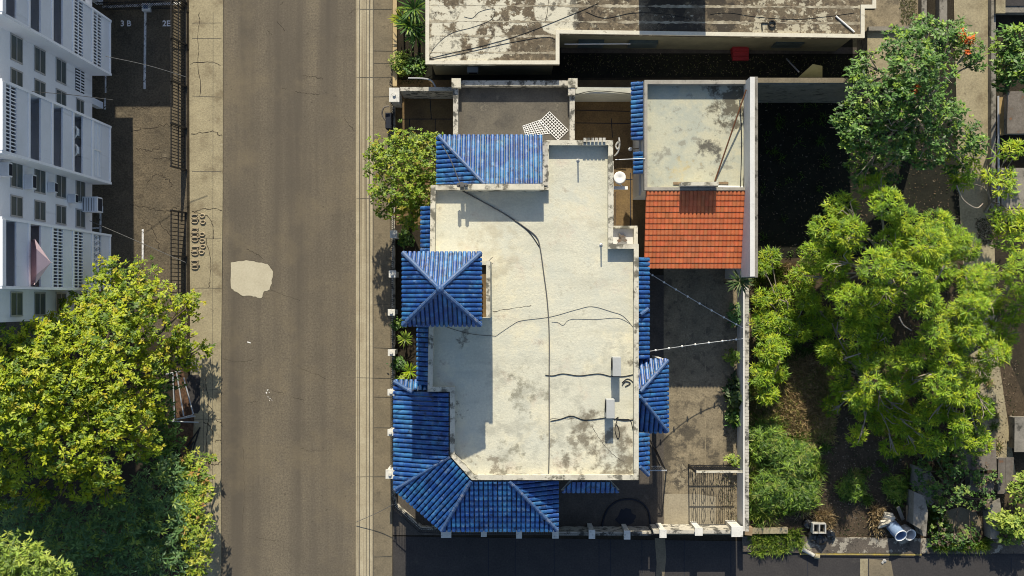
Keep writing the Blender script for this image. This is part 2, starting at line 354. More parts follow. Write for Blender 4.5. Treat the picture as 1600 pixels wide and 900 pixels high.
SEED = [100]
def tree(name, label, cat, base_px, lobes, pal, dens=16, nleaf=10, L=.26, wid=.09, trunk_r=.22, bark=None, mat=None, group=None, flowers=None, limb_every=1, zf=None, **kw):
    SEED[0] += 1; rng = np.random.default_rng(SEED[0]); rr = random.Random(SEED[0])
    b = P(base_px[0], base_px[1], 0)
    t = thing(name, label, cat, b, group)
    LB = []
    for (px, py, z, r) in lobes:
        p = P(px, py, z); LB.append((p.x, p.y, p.z, r))
    tr = MB()
    top = sum((Vector(l[:3]) for l in LB), Vector()) / len(LB)
    fork = Vector((b.x * .6 + top.x * .4, b.y * .6 + top.y * .4, max(.5, top.z * .45)))
    tr.tube(smooth_path([b + Vector((0, 0, -.1)), b * .5 + fork * .5 + Vector((rr.uniform(-.2, .2), rr.uniform(-.2, .2), 0)), fork], 4), trunk_r * 1.25, 8, trunk_r * .8)
    for i, l in enumerate(LB):
        if i % limb_every: continue
        e = Vector(l[:3]); mid = fork.lerp(e, .5) + Vector((rr.uniform(-.4, .4), rr.uniform(-.4, .4), rr.uniform(-.1, .5)))
        tr.tube(smooth_path([fork, mid, e], 4), trunk_r * .42, 5, .025)
        for k in range(3):
            g = Vector((rr.uniform(-1, 1), rr.uniform(-1, 1), rr.uniform(0, 1))).normalized() * l[3] * .9
            tr.tube([mid.lerp(e, .6), e + g * .5, e + g], .035, 4, .012)
    tr.build('trunk', bark or m_bark, t, smooth=True)
    leaves_object('crown', mat or m_leaf, *crown_arrays(rng, LB, dens, nleaf, L, wid, pal, **kw), parent=t)
    if flowers:
        FL = [(*P(x, y, z), r) for (x, y, z, r) in flowers]
        leaves_object('flowers', m_leaf, *crown_arrays(rng, FL, 22, 7, .2, .13, [((.62, .13, .02), 1), ((.5, .18, .03), .5)]), parent=t)
    return t

def blades(name, rng, pts, L, wid, pal, spread=.5, up=1.0, mat=None, parent=None, loc=None, nb=5, L_var=.4):
    """tufts of narrow blades growing from ground points (n,3)"""
    n = len(pts); B = np.repeat(pts, nb, 0); m = len(B)
    d = rng.normal(0, spread, (m, 3)); d[:, 2] = up; d /= np.linalg.norm(d, axis=1, keepdims=True)
    ln = L * rng.uniform(1 - L_var, 1 + L_var, (m, 1)); B = B + rng.normal(0, .05, (m, 3)) * np.array([1, 1, 0])
    T = B + d * ln
    nr = rnd_unit(rng, m); cols = np.array([c for c, _ in pal]); w = np.array([w for _, w in pal]); w = w / w.sum()
    cl = cols[rng.choice(len(pal), m, p=w)] * rng.uniform(.7, 1.3, (m, 1))
    return leaves_object(name, mat or m_leaf, B, T, np.full(m, wid) * rng.uniform(.7, 1.3, m), nr, cl, parent, loc)

def in_poly(x, y, poly):
    c = np.zeros(len(x), bool); j = len(poly) - 1
    for i in range(len(poly)):
        xi, yi = poly[i]; xj, yj = poly[j]
        k = ((yi > y) != (yj > y)) & (x < (xj - xi) * (y - yi) / (yj - yi + 1e-12) + xi); c ^= k; j = i
    return c
def scatter(rng, polypx, n, z=0.0):
    xs = [p[0] for p in polypx]; ys = [p[1] for p in polypx]
    x = rng.uniform(min(xs), max(xs), n * 3); y = rng.uniform(min(ys), max(ys), n * 3)
    k = in_poly(x, y, polypx); x = x[k][:n]; y = y[k][:n]
    kk = (HC - z) / 1600
    return np.stack([(x - 800) * kk, (YN - y) * kk, np.full(len(x), z)], 1)

def spiky(name, label, cat, px, py, z, n, L, wid, pal, up=.45, group=None, z0=0.0, stem=True, nseg=2):
    """rosette plant with strap leaves bending out of one heart"""
    SEED[0] += 1; rng = np.random.default_rng(SEED[0])
    c = P(px, py, z); t = thing(name, label, cat, (c.x, c.y, z0), group)
    if stem:
        mb = MB(); mb.tube([(c.x, c.y, z0), (c.x, c.y, z)], .07, 7, .05); mb.build('stem', m_bark, t, smooth=True)
    a = rng.uniform(0, 2 * math.pi, n); e = rng.uniform(0.05, 1.15, n) * up / .45
    d1 = np.stack([np.cos(a) * np.cos(e), np.sin(a) * np.cos(e), np.sin(e)], 1)
    e2 = e - rng.uniform(.5, .9, n); d2 = np.stack([np.cos(a) * np.cos(e2), np.sin(a) * np.cos(e2), np.sin(e2)], 1)
    ln = L * rng.uniform(.75, 1.1, (n, 1)); b = np.array(c) + d1 * .04; mid = b + d1 * ln * .55; tip = mid + d2 * ln * .55
    cols = np.array([q for q, _ in pal]); w = np.array([w for _, w in pal]); w /= w.sum()
    cl = cols[rng.choice(len(pal), n, p=w)] * rng.uniform(.8, 1.2, (n, 1))
    up_ = np.tile([0., 0., 1.], (n, 1))
    # each leaf: a long diamond to 0.62 of its length and a second one drooping on
    B = np.concatenate([b, b + d1 * ln * .3]); T = np.concatenate([mid + d1 * ln * .1, tip]); Wd = np.full(2 * n, wid)
    leaves_object('leaves', m_leafgl, B, T, Wd, np.concatenate([up_, up_]), np.concatenate([cl, cl]), parent=t)
    return t

def shrub(name, label, cat, px, py, r, h, pal, dens=26, nleaf=8, L=.2, wid=.1, group=None, z0=0.0, mat=None, lobes=4):
    SEED[0] += 1; rng = np.random.default_rng(SEED[0]); rr = random.Random(SEED[0])
    c = P(px, py, z0 + h * .6); t = thing(name, label, cat, (c.x, c.y, z0), group)
    LB = [(c.x + rr.uniform(-.45, .45) * r, c.y + rr.uniform(-.45, .45) * r, z0 + h * rr.uniform(.45, .8), r * rr.uniform(.5, .75)) for _ in range(lobes)]
    mb = MB()
    for l in LB: mb.tube([(c.x, c.y, z0), (l[0], l[1], l[2])], .03, 5, .012)
    mb.build('stem', m_bark, t)
    leaves_object('leaves', mat or m_leaf, *crown_arrays(rng, LB, dens, nleaf, L, wid, pal, flat=min(1.2, h / (2 * r) + .3)), parent=t)
    return t

# ------------------------------------------------------------------ roof tiles
def tile_slope(mb, pts, pitch=.268, course=.36, r=.09, step=.045, rng=None, slot=0, wave=False, tint=.17, deck=None, flip=False):
    """barrel tiles over a convex planar polygon; pts[0]->pts[1] is the eave."""
    rng = rng or random.Random(5); p = [Vector(q) for q in pts]
    u = (p[1] - p[0]).normalized()
    n = Vector()
    for i in range(len(p)):
        a, b = p[i], p[(i + 1) % len(p)]; n += a.cross(b)
    n.normalize()
    if n.z < 0: n = -n
    v = n.cross(u).normalized()
    if v.z < 0: v = -v
    q = [((a - p[0]).dot(u), (a - p[0]).dot(v)) for a in p]
    umin = min(a for a, _ in q); umax = max(a for a, _ in q)
    def rngv(x):
        x = min(max(x, umin + 1e-4), umax - 1e-4); vs = []
        for i in range(len(q)):
            (a, b), (c, d) = q[i], q[(i + 1) % len(q)]
            if (a - x) * (c - x) <= 0 and abs(a - c) > 1e-9: vs.append(b + (d - b) * (x - a) / (c - a))
        return (min(vs), max(vs)) if vs else (0, 0)
    N = max(1, round((umax - umin) / pitch)); pt = (umax - umin) / N
    if wave: prof = [(i / 8, max(0, math.sin(math.pi * i / 8)) ** .7) for i in range(9)]
    else: prof = [(0, -.9), (.075, -.9), (.09, .3), (.2, .78), (.38, 1), (.62, 1), (.8, .78), (.91, .3), (.925, -.9), (1, -.9)]
    vmin = min(b for _, b in q); vmax = max(b for _, b in q); NC = max(1, math.ceil((vmax - vmin) / course))
    mb.cm = slot
    for c in range(N):
        U = [umin + (c + t) * pt for t, _ in prof]; H = [h * r for _, h in prof]; R = [rngv(x) for x in U]
        for k in range(NC):
            lo0 = vmin + k * course; hi0 = lo0 + course; col = None
            for i in range(len(prof) - 1):
                l0, l1 = max(lo0, R[i][0]), max(lo0, R[i + 1][0]); h0, h1 = min(hi0, R[i][1]), min(hi0, R[i + 1][1])
                if h0 - l0 < 1e-4 and h1 - l1 < 1e-4: continue
                h0 = max(h0, l0); h1 = max(h1, l1)
                if col is None:
                    g = 1 + rng.uniform(-tint, tint); col = (g * rng.uniform(.9, 1.1), g * rng.uniform(.94, 1.06), g)
                mb.ct = col
                if not wave and (i == 0 or i == len(prof) - 2): mb.ct = (.5, .20, .16)
                def pt3(uu, vv, hh): return p[0] + u * uu + v * vv + n * (hh + step * (1 - (vv - lo0) / course))
                a = pt3(U[i], l0, H[i]); b = pt3(U[i + 1], l1, H[i + 1]); d = pt3(U[i + 1], h1, H[i + 1]); e = pt3(U[i], h0, H[i])
                mb.poly([a, b, d, e])
                dn = n * (step + .015 if (l0 <= lo0 + 1e-6 and k > 0) else .09 + H[i])
                mb.poly([a - dn, b - dn, b, a])
    mb.ct = (1, 1, 1)
    if deck is not None:
        mb.cm = deck; N_ = len(p)
        mb.poly([a - n * .10 for a in p]); mb.poly([a - n * .16 for a in reversed(p)])
        for i in range(N_):
            a, b = p[i], p[(i + 1) % N_]; mb.poly([a - n * .16, b - n * .16, b - n * .10, a - n * .10])
        mb.cm = slot
def ridge_caps(mb, a, b, r=.11, seg=.36, slot=0):
    a, b = Vector(a), Vector(b); L = (b - a).length; n = max(1, round(L / seg)); mb.cm = slot
    for i in range(n):
        s = a.lerp(b, i / n); e = a.lerp(b, (i + 1.12) / n) if i < n - 1 else b
        mb.tube([s, e], r * 1.08, 8, r * .86)

# ================================================================== SETTING
def sheet(name, polypx, z, mat, zpx=None):
    mb = MB(); pts = [P(x, y, z if zpx is None else zpx) for x, y in polypx]
    mb.poly([(p.x, p.y, z) for p in reversed(pts)]); o = mb.build(name, mat)
    me = o.data
    if me.polygons[0].normal.z < 0: me.flip_normals()
    return struct(o)
def slab(name, polypx, z, mat):
    mb = MB(); mb.prism([(p.x, p.y) for p in PL(polypx, z)], -.05, z); return struct(mb.build(name, mat))
mb = MB(); mb.poly([(-900, -900, -.02), (900, -900, -.02), (900, 900, -.02), (-900, 900, -.02)]); struct(mb.build('ground', m_ground))
sheet('road', [(346, -900), (560, -900), (560, 1900), (346, 1900)], .0, m_road)
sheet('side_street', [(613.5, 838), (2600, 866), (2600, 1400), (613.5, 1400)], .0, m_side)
sheet('parking_lot', [(-700, -700), (292, -700), (292, 530), (-700, 530)], .006, m_parking)
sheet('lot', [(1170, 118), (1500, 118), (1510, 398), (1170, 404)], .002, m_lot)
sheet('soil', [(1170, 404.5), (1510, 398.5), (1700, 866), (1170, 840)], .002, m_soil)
slab('pavement', [(293, -700), (349, -700), (348, 300), (345, 620), (345, 1700), (297, 1700), (297, 500)], .12, m_conc)
slab('kerb', [(556, -900), (561.5, -900), (561.5, 1900), (556, 1900)], .13, m_kerb)
slab('verge', [(562, -900), (583, -900), (583, 1900), (562, 1900)], .12, m_kerb)
slab('pavement', [(583.3, -900), (613, -900), (613, 1900), (583.3, 1900)], .115, m_conc2)
slab('pavement', [(1160, 838), (2400, 852), (2400, 865), (1440, 865), (1250, 864), (1160, 862)], .11, M('shade_dark_pavement', (.12, .10, .08), (.075, .065, .055), 1.2, .9, .4, 16, .35, stains=[dict(col=(.34, .31, .25), scale=1.1, lo=.54, hi=.57, amt=.85, detail=9), dict(col=(.03, .027, .023), scale=2.0, lo=.58, hi=.64, amt=.8)]))  # tree shade put into the dark patchy colour, with pale paint patches
sheet('patio', [(613.5, 125), (1010, 125), (1010, 430), (613.5, 430)], .008, m_patio)
sheet('garden_bed', [(618, 352), (668, 352), (668, 604), (618, 604)], .014, m_ground)
sheet('yard', [(613.5, 430), (1037, 430), (1037, 836), (613.5, 836)], .010, m_dyard)
sheet('yard', [(1037, 415), (1172, 415), (1172, 836), (1037, 836)], .012, m_yard)
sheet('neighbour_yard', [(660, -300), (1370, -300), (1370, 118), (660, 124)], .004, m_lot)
sheet('path', [(1478, -500), (1552, -500), (1552, 330), (1560, 560), (1590, 760), (1530, 720), (1505, 420), (1498, 300)], .03, m_conc)
# joints and cracks in the pavings
mb = MB()
for y in (36, 60, 150, 268, 372, 450, 610, 655): mb.bar(P(300, y, .123), P(346, y + random.uniform(-2, 2), .123), .03, .004)
mb.bar(P(333, 20, .123), P(332, 860, .123), .025, .004); mb.bar(P(318, 600, .123), P(317, 860, .123), .025, .004)
for k_, y in enumerate((14, 79, 99, 121, 151, 215, 310, 476, 543, 590, 620, 668, 745, 870)): mb.bar(P(557 if k_ % 3 == 0 else 584, y, .133), P(612, y + random.uniform(-1, 1), .133), .022, .004)
for x, w in ((561.8, .04), (572.2, .04), (577.2, .05), (583, .05)): mb.bar(P(x, -200, .134), P(x, 1100, .134), w, .004)
struct(mb.build('pavement_joint', m_crack))
mb = MB()
for x in (763, 805, 866, 936, 954, 1003, 1069, 1142, 1262, 1580): mb.bar(P(x, 842 if x < 1160 else 872, .004), P(x, 1000, .004), .04, .004)
struct(mb.build('street_joint', m_inside))
sheet('street_patch', [(1023, 841), (1039, 841), (1041, 870), (1038, 900), (1035, 960), (1022, 960), (1026, 880)], .006, m_conc2)
sheet('street_patch', [(1344, 873), (1356, 873), (1356, 980), (1344, 980)], .006, m_conc)
sheet('street_patch', [(1358, 873), (1392, 876), (1396, 900), (1396, 980), (1358, 980)], .006, m_conc2)
sheet('kerb_paint', [(1250, 864.5), (1440, 865.5), (1440, 868), (1250, 867)], .125, m_yellow)
rp = random.Random(3); pp = []
for a, b in zip([(361, 410), (385, 407), (400, 409), (418, 413), (427, 424), (424, 443), (421, 452), (411, 456), (409, 466), (396, 463), (380, 462), (366, 455), (360, 447)], [(385, 407), (400, 409), (418, 413), (427, 424), (424, 443), (421, 452), (411, 456), (409, 466), (396, 463), (380, 462), (366, 455), (360, 447), (361, 410)]):
    for k in range(4): pp.append((a[0] + (b[0] - a[0]) * k / 4 + rp.uniform(-.8, .8), a[1] + (b[1] - a[1]) * k / 4 + rp.uniform(-.8, .8)))
rim = [(393 + (x - 393) * 1.035 + rp.uniform(-.6, .6), 436 + (y - 436) * 1.035 + rp.uniform(-.6, .6)) for x, y in pp]
sheet('road_patch', rim, .003, M('patch_edge_tar', (.07, .06, .045), (.12, .1, .07), 3, .9, 0, 8, .3))
sheet('road_patch', pp, .007, m_patch)
def crackline(mb, pts, w, z, jig=.06, seed=1):
    r = random.Random(seed); path = smooth_path([P(x, y, z) for x, y in pts], 7)
    path = [p + Vector((r.uniform(-jig, jig), r.uniform(-jig, jig), 0)) for p in path]
    for a, b in zip(path, path[1:]): mb.bar(a, b, w * r.uniform(.5, 1.3), .004)
mb = MB()
for i, (pts, w) in enumerate([([(432, 33), (445, 48)], .05), ([(418, 48), (425, 54)], .04), ([(473, 118), (490, 120), (505, 123)], .05), ([(462, 143), (480, 146), (500, 147)], .05), ([(440, 138), (448, 139)], .03),
        ([(385, 390), (400, 396), (412, 405)], .05), ([(420, 452), (440, 460), (470, 470)], .03), ([(470, 575), (495, 585), (510, 592)], .04), ([(425, 610), (445, 615)], .04), ([(455, 620), (475, 625)], .04), ([(385, 629), (402, 627)], .04),
        ([(538, 185), (548, 198), (556, 205)], .04), ([(348, 560), (370, 566), (395, 562)], .03), ([(438, 8), (442, 3)], .04), ([(380, 700), (382, 760), (379, 830)], .025), ([(545, 20), (556, 14)], .04), ([(470, 700), (490, 705), (520, 703)], .025), ([(400, 840), (440, 846)], .025)]):
    crackline(mb, pts, w * .55, .003, .05, i)
for i, pts in enumerate([[(205, 205), (230, 200), (262, 195), (280, 205)], [(240, 250), (262, 246), (270, 255)], [(230, 285), (245, 272), (262, 280), (268, 290)], [(205, 320), (235, 326), (262, 330), (278, 322)], [(222, 340), (240, 360), (250, 390)], [(250, 345), (270, 372)], [(205, 170), (230, 168), (250, 160)], [(212, 230), (225, 235), (248, 232)]]):
    crackline(mb, pts, .035, .010, .10, 40 + i)
for i, pts in enumerate([[(318, 660), (330, 668), (333, 690)], [(305, 330), (322, 326), (346, 328)], [(322, 630), (332, 640)], [(300, 330), (318, 336), (330, 345), (334, 372)], [(322, 372), (330, 420), (326, 450)], [(320, 590), (326, 640), (322, 700), (325, 760)], [(298, 100), (320, 96), (345, 102)], [(300, 210), (330, 205), (346, 212)], [(336, 655), (347, 662)], [(336, 690), (346, 688)], [(322, 720), (334, 726), (346, 722)], [(312, 20), (310, 80), (313, 150)]]): crackline(mb, pts, .04, .125, .06, 60 + i)
struct(mb.build('asphalt_crack', M('crack_dirt', (.045, .036, .026), grain=.2)))
mb = MB(); r_ = random.Random(9)
for _ in range(9):
    c = P(421 + r_.uniform(-5, 5), 612 + r_.uniform(-8, 16), .01); mb.obox(c, (r_.uniform(.015, .04), r_.uniform(-.02, .02), 0), (-.01, r_.uniform(.015, .035), 0), (0, 0, .004))
mb.obox(P(389, 535, .01), (.10, -.03, 0), (.01, .03, 0), (0, 0, .004))
struct(mb.build('road_paint_fleck', m_white))

sheet('yard_slab', [(1038, 772), (1090, 772), (1118, 776), (1118, 832), (1038, 832)], .0145, M('pale_slab', (.33, .29, .21), (.27, .235, .17), 1.5, .9, .3, 14, .2))
mb = MB()
for a_, b_, w_ in (((1102, 418), (1102, 735), .07), ((1102, 620), (1130, 620), .06), ((1072, 430), (1071, 592), .05), ((1040, 596), (1128, 597), .08), ((1056, 440), (1056, 470), .2), ((1110, 475), (1110, 505), .1)):
    mb.bar(P(*a_, .016), P(*b_, .016), w_, .004)
struct(mb.build('yard_joint', M('joint_mortar', (.27, .225, .15), (.18, .15, .1), 2, .9, 0, 8, .3)))
mb = MB()
for a_, b_ in (((622, 186), (706, 186)), ((672, 155), (674, 186)), ((640, 186), (640, 210)), ((680, 186), (680, 210)), ((900, 172), (984, 174)), ((900, 192), (984, 193)), ((961, 300), (961, 352)), ((985, 270), (985, 355)), ((960, 280), (1000, 281)), ((955, 185), (957, 215))):
    mb.bar(P(*a_, .013), P(*b_, .013), .05, .004)
struct(mb.build('patio_joint', m_inside))
# parking bays: painted lines and bay numbers
mb = MB()
def seg(mb, a, b, w, z=.012): mb.bar(P(a[0], a[1], z), P(b[0], b[1], z), w, .004)
seg(mb, (227, 16), (226, 139), .15); seg(mb, (160, 11), (222, 8), .16); seg(mb, (233, 7), (282, 5), .16)
seg(mb, (165, 114), (165, 145), .10); seg(mb, (164, 153), (164, 171), .10); seg(mb, (157, 330), (157, 366), .12); seg(mb, (137, 357), (157, 356), .10)
seg(mb, (223, 358), (223, 406), .12)
struct(mb.build('parking_line', m_line))
def lettering(name, body, px, py, z, size, mat, rot=0):
    cu = bpy.data.curves.new(name, 'FONT'); cu.body = body; cu.size = size; cu.align_x = 'CENTER'; cu.align_y = 'CENTER'; cu.extrude = .001; cu.offset = .012
    o = bpy.data.objects.new(name, cu); COL.objects.link(o); bpy.context.view_layer.update()
    me = bpy.data.meshes.new_from_object(o.evaluated_get(bpy.context.evaluated_depsgraph_get()))
    bpy.data.objects.remove(o); me.materials.clear(); me.materials.append(mat)
    n = bpy.data.objects.new(name, me); COL.objects.link(n); n.location = P(px, py, z); n.rotation_euler.z = rot
    return struct(n)
m_num = M('bay_number_paint', (.85, .85, .85), rough=.8, grain=.1)
lettering('bay_number', '3 B', 196.5, 37, .014, .50, m_num); lettering('bay_number', '2E', 260, 37, .014, .50, m_num)

# ================================================================== APARTMENT BUILDING (left)
XW, XF = -24.95, -23.75
FL0, FH, NF = 3.5, 2.54, 5
ZT = FL0 + FH * NF
apt = thing('apartment_building', 'white five storey apartment building with projecting balcony bays beside the parking lot', 'building', (XW - 6, 10, 0))
mb = MB(); mb.box(XW - 12, -1.05, FL0, XW, 31, ZT); mb.build('wall', m_apt, apt)
mb = MB(); mb.box(XW - 12, -1.2, FL0 - .35, XW + .003, 31, FL0 - .003); mb.build('floor_slab', m_apt, apt)
mb = MB(); mb.box(XW - 12.1, -1.1, ZT + .003, XW + .08, 31, ZT + .25); mb.build('roof', m_parapet, apt)
for y in (-.6, 5.5, 12, 18.5):
    mb = MB(); mb.box(XW - 1.0, y, 0, XW - .6, y + .4, FL0 - .36); mb.build('column', m_apt, apt)
mb = MB(); mb.box(XW - 11.5, 0, 0, XW - 5, 30, FL0 - .36); mb.build('ground_floor_wall', m_apt, apt)
blocks = [(16.64, 13.35), (10.36, 6.9), (3.93, .57)]
def grille(mb, x, y0, y1, z0, z1, n, kind='louver'):
    if kind == 'ornate':
        for i in range(6):
            z = z0 + (z1 - z0) * (i + .5) / 6; mb.bar((x, y0, z), (x, y1, z), .03)
        k = int((y1 - y0) / .32)
        for j in range(k + 1):
            y = y0 + (y1 - y0) * j / k
            mb.bar((x, y, z0), (x, y, z1), .04)
            if j < k: mb.tube([(x, y + .16 + .13 * math.cos(a), (z0 + z1) / 2 + .3 * math.sin(a)) for a in [q * math.pi / 4 for q in range(9)]], .03, 4)
        return
    k = int((y1 - y0) / .17)
    for j in range(k + 1):
        y = y0 + (y1 - y0) * j / k; mb.bar((x, y, z0), (x, y, z1), .05, .05)
    for t in (.5,): mb.bar((x + .01, y0, z0 + (z1 - z0) * t), (x + .01, y1, z0 + (z1 - z0) * t), .06)
fits = {0: ['louver', 'louver', '', '', ''], 1: ['window', '', '', '', 'louver'], 2: ['ornate', 'louver', 'louver', '', '']}
for bi, (yn, ys) in enumerate(blocks):
    mb = MB(); t = .13
    mb.box(XW + .003, ys, FL0 - .25, XF, ys + t, ZT + .1); mb.box(XW + .003, yn - t, FL0 - .25, XF, yn, ZT + .1)
    bay = mb.build('balcony_bay', m_apt, apt)
    for f in range(NF + 1):
        mb = MB(); z = FL0 + FH * f; mb.box(XW + .003, ys + t, z - .22, XF - .02 if f < NF else XF + .03, yn - t, z if f < NF else z + .12); mb.build('balcony_slab', m_apt, bay)
    for f in range(NF):
        z = FL0 + FH * f
        mb = MB(); mb.box(XF - .14, ys + t + .004, z + .004, XF - .05, yn - t - .004, z + 1.16); mb.build('parapet', m_aptgrey, bay)
        mb = MB(); mb.box(XW + .006, ys + t + .3, z + .02, XW + .06, yn - t - .3, z + 2.1); mb.build('balcony_door', m_glass, bay)
        k = fits[bi][f]
        if k in ('louver', 'ornate'):
            mb = MB(); grille(mb, XF - .08, ys + t, yn - t, z + 1.18, z + FH - .24, 0, k); mb.build('grille', m_apt, bay)
        elif k == 'window':
            mb = MB(); mb.box(XF - .12, ys + t + .004, z + 1.17, XF - .07, yn - t - .004, z + FH - .24); sc = mb.build('screen', m_aptgrey, bay)
            mb = MB()
            for q in range(4): mb.bar((XF - .05, ys + .25, z + 1.35 + q * .2), (XF - .05, yn - .25, z + 1.35 + q * .2), .04)
            mb.bar((XF - .045, (ys + yn) / 2, z + 1.2), (XF - .045, (ys + yn) / 2, z + 2.2), .05)
            mb.build('bar', m_white, sc)
def window(parent, y0, y1, z0, z1):
    mb = MB()
    for a in (y0, y1): mb.box(XW + .003, a - .04, z0 - .04, XW + .05, a + .04, z1 + .04)
    for b in (z0, z1, (z0 + z1) / 2): mb.box(XW + .003, y0 + .04, b - .03, XW + .045, y1 - .04, b + .03)
    w = mb.build('window', m_greymetal, parent)
    mb = MB(); mb.box(XW + .002, y0 + .04, z0 + .03, XW + .02, y1 - .04, z1 - .03); mb.build('pane', m_pane, w)
gaps = [((13.3, 12.05), (11.6, 10.75)), ((6.95, 5.7), (5.25, 4.25)), ((19.7, 18.5), (18.0, 17.1))]
for gi, (a, b) in enumerate(gaps):
    for f in range(NF):
        z = FL0 + FH * f
        if gi == 0 and f == 0:
            mb = MB(); mb.box(XW + .003, a[1], z + .8, XW + .02, a[0], z + 2.0); g = mb.build('vent_block', m_inside, apt)
            mb = MB()
            for q in range(7): mb.bar((XW + .04, a[1] + .1 + q * .17, z + .8), (XW + .04, a[1] + .1 + q * .17, z + 2.0), .06)
            mb.bar((XW + .05, a[1], z + 1.4), (XW + .05, a[0], z + 1.4), .05); mb.build('grille', m_apt, g)
            window(apt, b[1], b[0], z + .9, z + 1.9)
        else:
            window(apt, a[1], a[0], z + .75, z + 1.95)
            window(apt, b[1], b[0], z + .75, z + 1.95)
for f in range(NF):
    z = FL0 + FH * f
    if f > 0: window(apt, -.75, .42, z + .75, z + 1.95)
    else:
        mb = MB(); mb.box(XW + .003, -.7, z, XW + .03, .4, z + 2.0); mb.build('entrance_door', m_glass, apt)
# window air conditioners between the floors
acz = [('large condenser box hanging on the lowest floor of the white apartment wall', FL0 + .35, .9, .9, .75, 5.6), ('white window air conditioner second from the bottom on the apartment wall', FL0 + FH * 1 + .1, .45, .5, .4, 5.75),
       ('white window air conditioner third from the bottom on the apartment wall', FL0 + FH * 2 + .05, .4, .55, .4, 6.1), ('white window air conditioner fourth from the bottom on the apartment wall', FL0 + FH * 3 + .1, .45, .75, .45, 6.1),
       ('white window air conditioner nearest the apartment roof', FL0 + FH * 4 + .1, .45, .7, .4, 6.4)]
for lab, z, d, w, h, y in acz:
    t = thing('air_conditioner', lab, 'air conditioner', (XW + .1, y, z), 'air conditioners on the apartment wall')
    mb = MB(); mb.box(XW + .01, y - w / 2, z, XW + d, y + w / 2, z + h); mb.build('casing', m_acw, t, bevel=.02)
    mb = MB(); mb.box(XW + d + .003, y - w * .4, z + h * .12, XW + d + .012, y + w * .4, z + h * .88)
    if d > .8:
        for q in range(5): mb.bar((XW + .1 + (d - .15) * q / 5, y - w * .42, z + h + .006), (XW + .1 + (d - .15) * q / 5, y + w * .42, z + h + .006), .03, .008)
    mb.build('grille', m_inside, t)
# shed and canopy at the far end of the parking lot (throws the bay shade)
o = MB(); o.box(-25.6, 19.6, 0, -21.35, 26, 4.35)
lshed = thing('parking_shed', 'white flat roofed shed at the top end of the parking lot', 'shed', (-22.9, 23, 0))
o.build('wall', m_apt, lshed); o = MB(); o.box(-25.7, 19.3, 4.353, -21.25, 26.1, 4.5); o.build('roof', m_conc, lshed)
# umbrella and chairs on the balconies
uz = FL0 + FH * 3
ub = thing('patio_umbrella', 'pale pink square umbrella leaning out of an upper balcony', 'umbrella', (XF - .4, 1.9, uz))
apex = Vector((XF + .62, 1.92, uz + 1.5)); cen = Vector((XF - .05, 1.92, uz + 1.95))
mb = MB(); ax = (apex - cen).normalized(); e1 = Vector((0, 1, 0)); e2 = ax.cross(e1).normalized()
cor = [cen + e1 * 1.12 * sx + e2 * .95 * sy for sx, sy in ((1, .5), (.55, 1), (-.55, 1), (-1, .5), (-1, -.6), (1, -.6))]
for a, b in zip(cor, cor[1:] + cor[:1]): mb.poly([a, b, apex]); mb.poly([b - ax * .02, a - ax * .02, apex - ax * .03])
mb.build('canopy', m_pink, ub)
mb = MB(); mb.tube([apex + ax * .06, Vector((XF - .9, 1.92, uz + .03))], .025, 6)
mb.build('pole', m_greymetal, ub)
for i, (y, lab) in enumerate(((9.35, 'white plastic balcony chair on the far side of the open bay'), (8.35, 'white plastic balcony chair on the near side of the open bay'))):
    z = FL0 + FH * 1; x = XF - .5
    t = thing('balcony_chair', lab, 'chair', (x, y, z), 'balcony chairs')
    mb = MB(); mb.box(x - .22, y - .22, z + .40, x + .22, y + .22, z + .44); mb.build('seat', m_plastic, t, bevel=.02)
    mb = MB(); mb.tube(smooth_path([(x - .18, y - .25, z + .95), (x + .1, y - .27, z + 1.32), (x + .25, y, z + 1.42), (x + .1, y + .27, z + 1.32), (x - .18, y + .25, z + .95)], 4), .07, 6)
    mb.box(x + .16, y - .2, z + .45, x + .21, y + .2, z + 1.38); mb.build('backrest', m_plastic, t)
    for sx in (-1, 1):
        for sy in (-1, 1):
            mb = MB(); mb.bar((x + sx * .19, y + sy * .19, z + .004), (x + sx * .18, y + sy * .18, z + .4), .04); mb.build('leg', m_plastic, t)

# ================================================================== NEIGHBOUR HOUSE (top)
def ring(mb, pts, t, z0, z1):
    """upright kerb of thickness t inside a closed outline"""
    n = len(pts); a = sum(pts[i][0] * pts[(i + 1) % n][1] - pts[(i + 1) % n][0] * pts[i][1] for i in range(n))
    if a < 0: pts = list(reversed(pts))
    ins = []
    for i in range(n):
        p0, p1, p2 = (Vector(pts[(i + k) % n][:2]) for k in (-1, 0, 1))
        d1 = (p1 - p0).normalized(); d2 = (p2 - p1).normalized(); n1 = Vector((-d1.y, d1.x)); n2 = Vector((-d2.y, d2.x))
        b = (n1 + n2); b = b / max(b.dot(n1), .2); ins.append(p1 + b * t)
    for i in range(n):
        j = (i + 1) % n; A, B, C, D = pts[i], pts[j], ins[j], ins[i]
        mb.poly([(A[0], A[1], z1), (B[0], B[1], z1), (C[0], C[1], z1), (D[0], D[1], z1)])
        mb.poly([(A[0], A[1], z0), (B[0], B[1], z0), (B[0], B[1], z1), (A[0], A[1], z1)])
        mb.poly([(D[0], D[1], z1), (C[0], C[1], z1), (C[0], C[1], z0), (D[0], D[1], z0)])
ZN = 4.2
nb = thing('neighbour_house', 'single storey house with peeling flat concrete roof', 'house', P(1000, 0, 0))
roofN = PL([(665, 101), (874, 101), (874, 53), (1350, 60), (1350, 14), (1368, 14), (1368, -60), (665, -60)], ZN)
wallN = PL([(672, 92), (866, 92), (866, 47), (1340, 53), (1340, 8), (1350, 8), (1350, -150), (672, -150)], ZN)
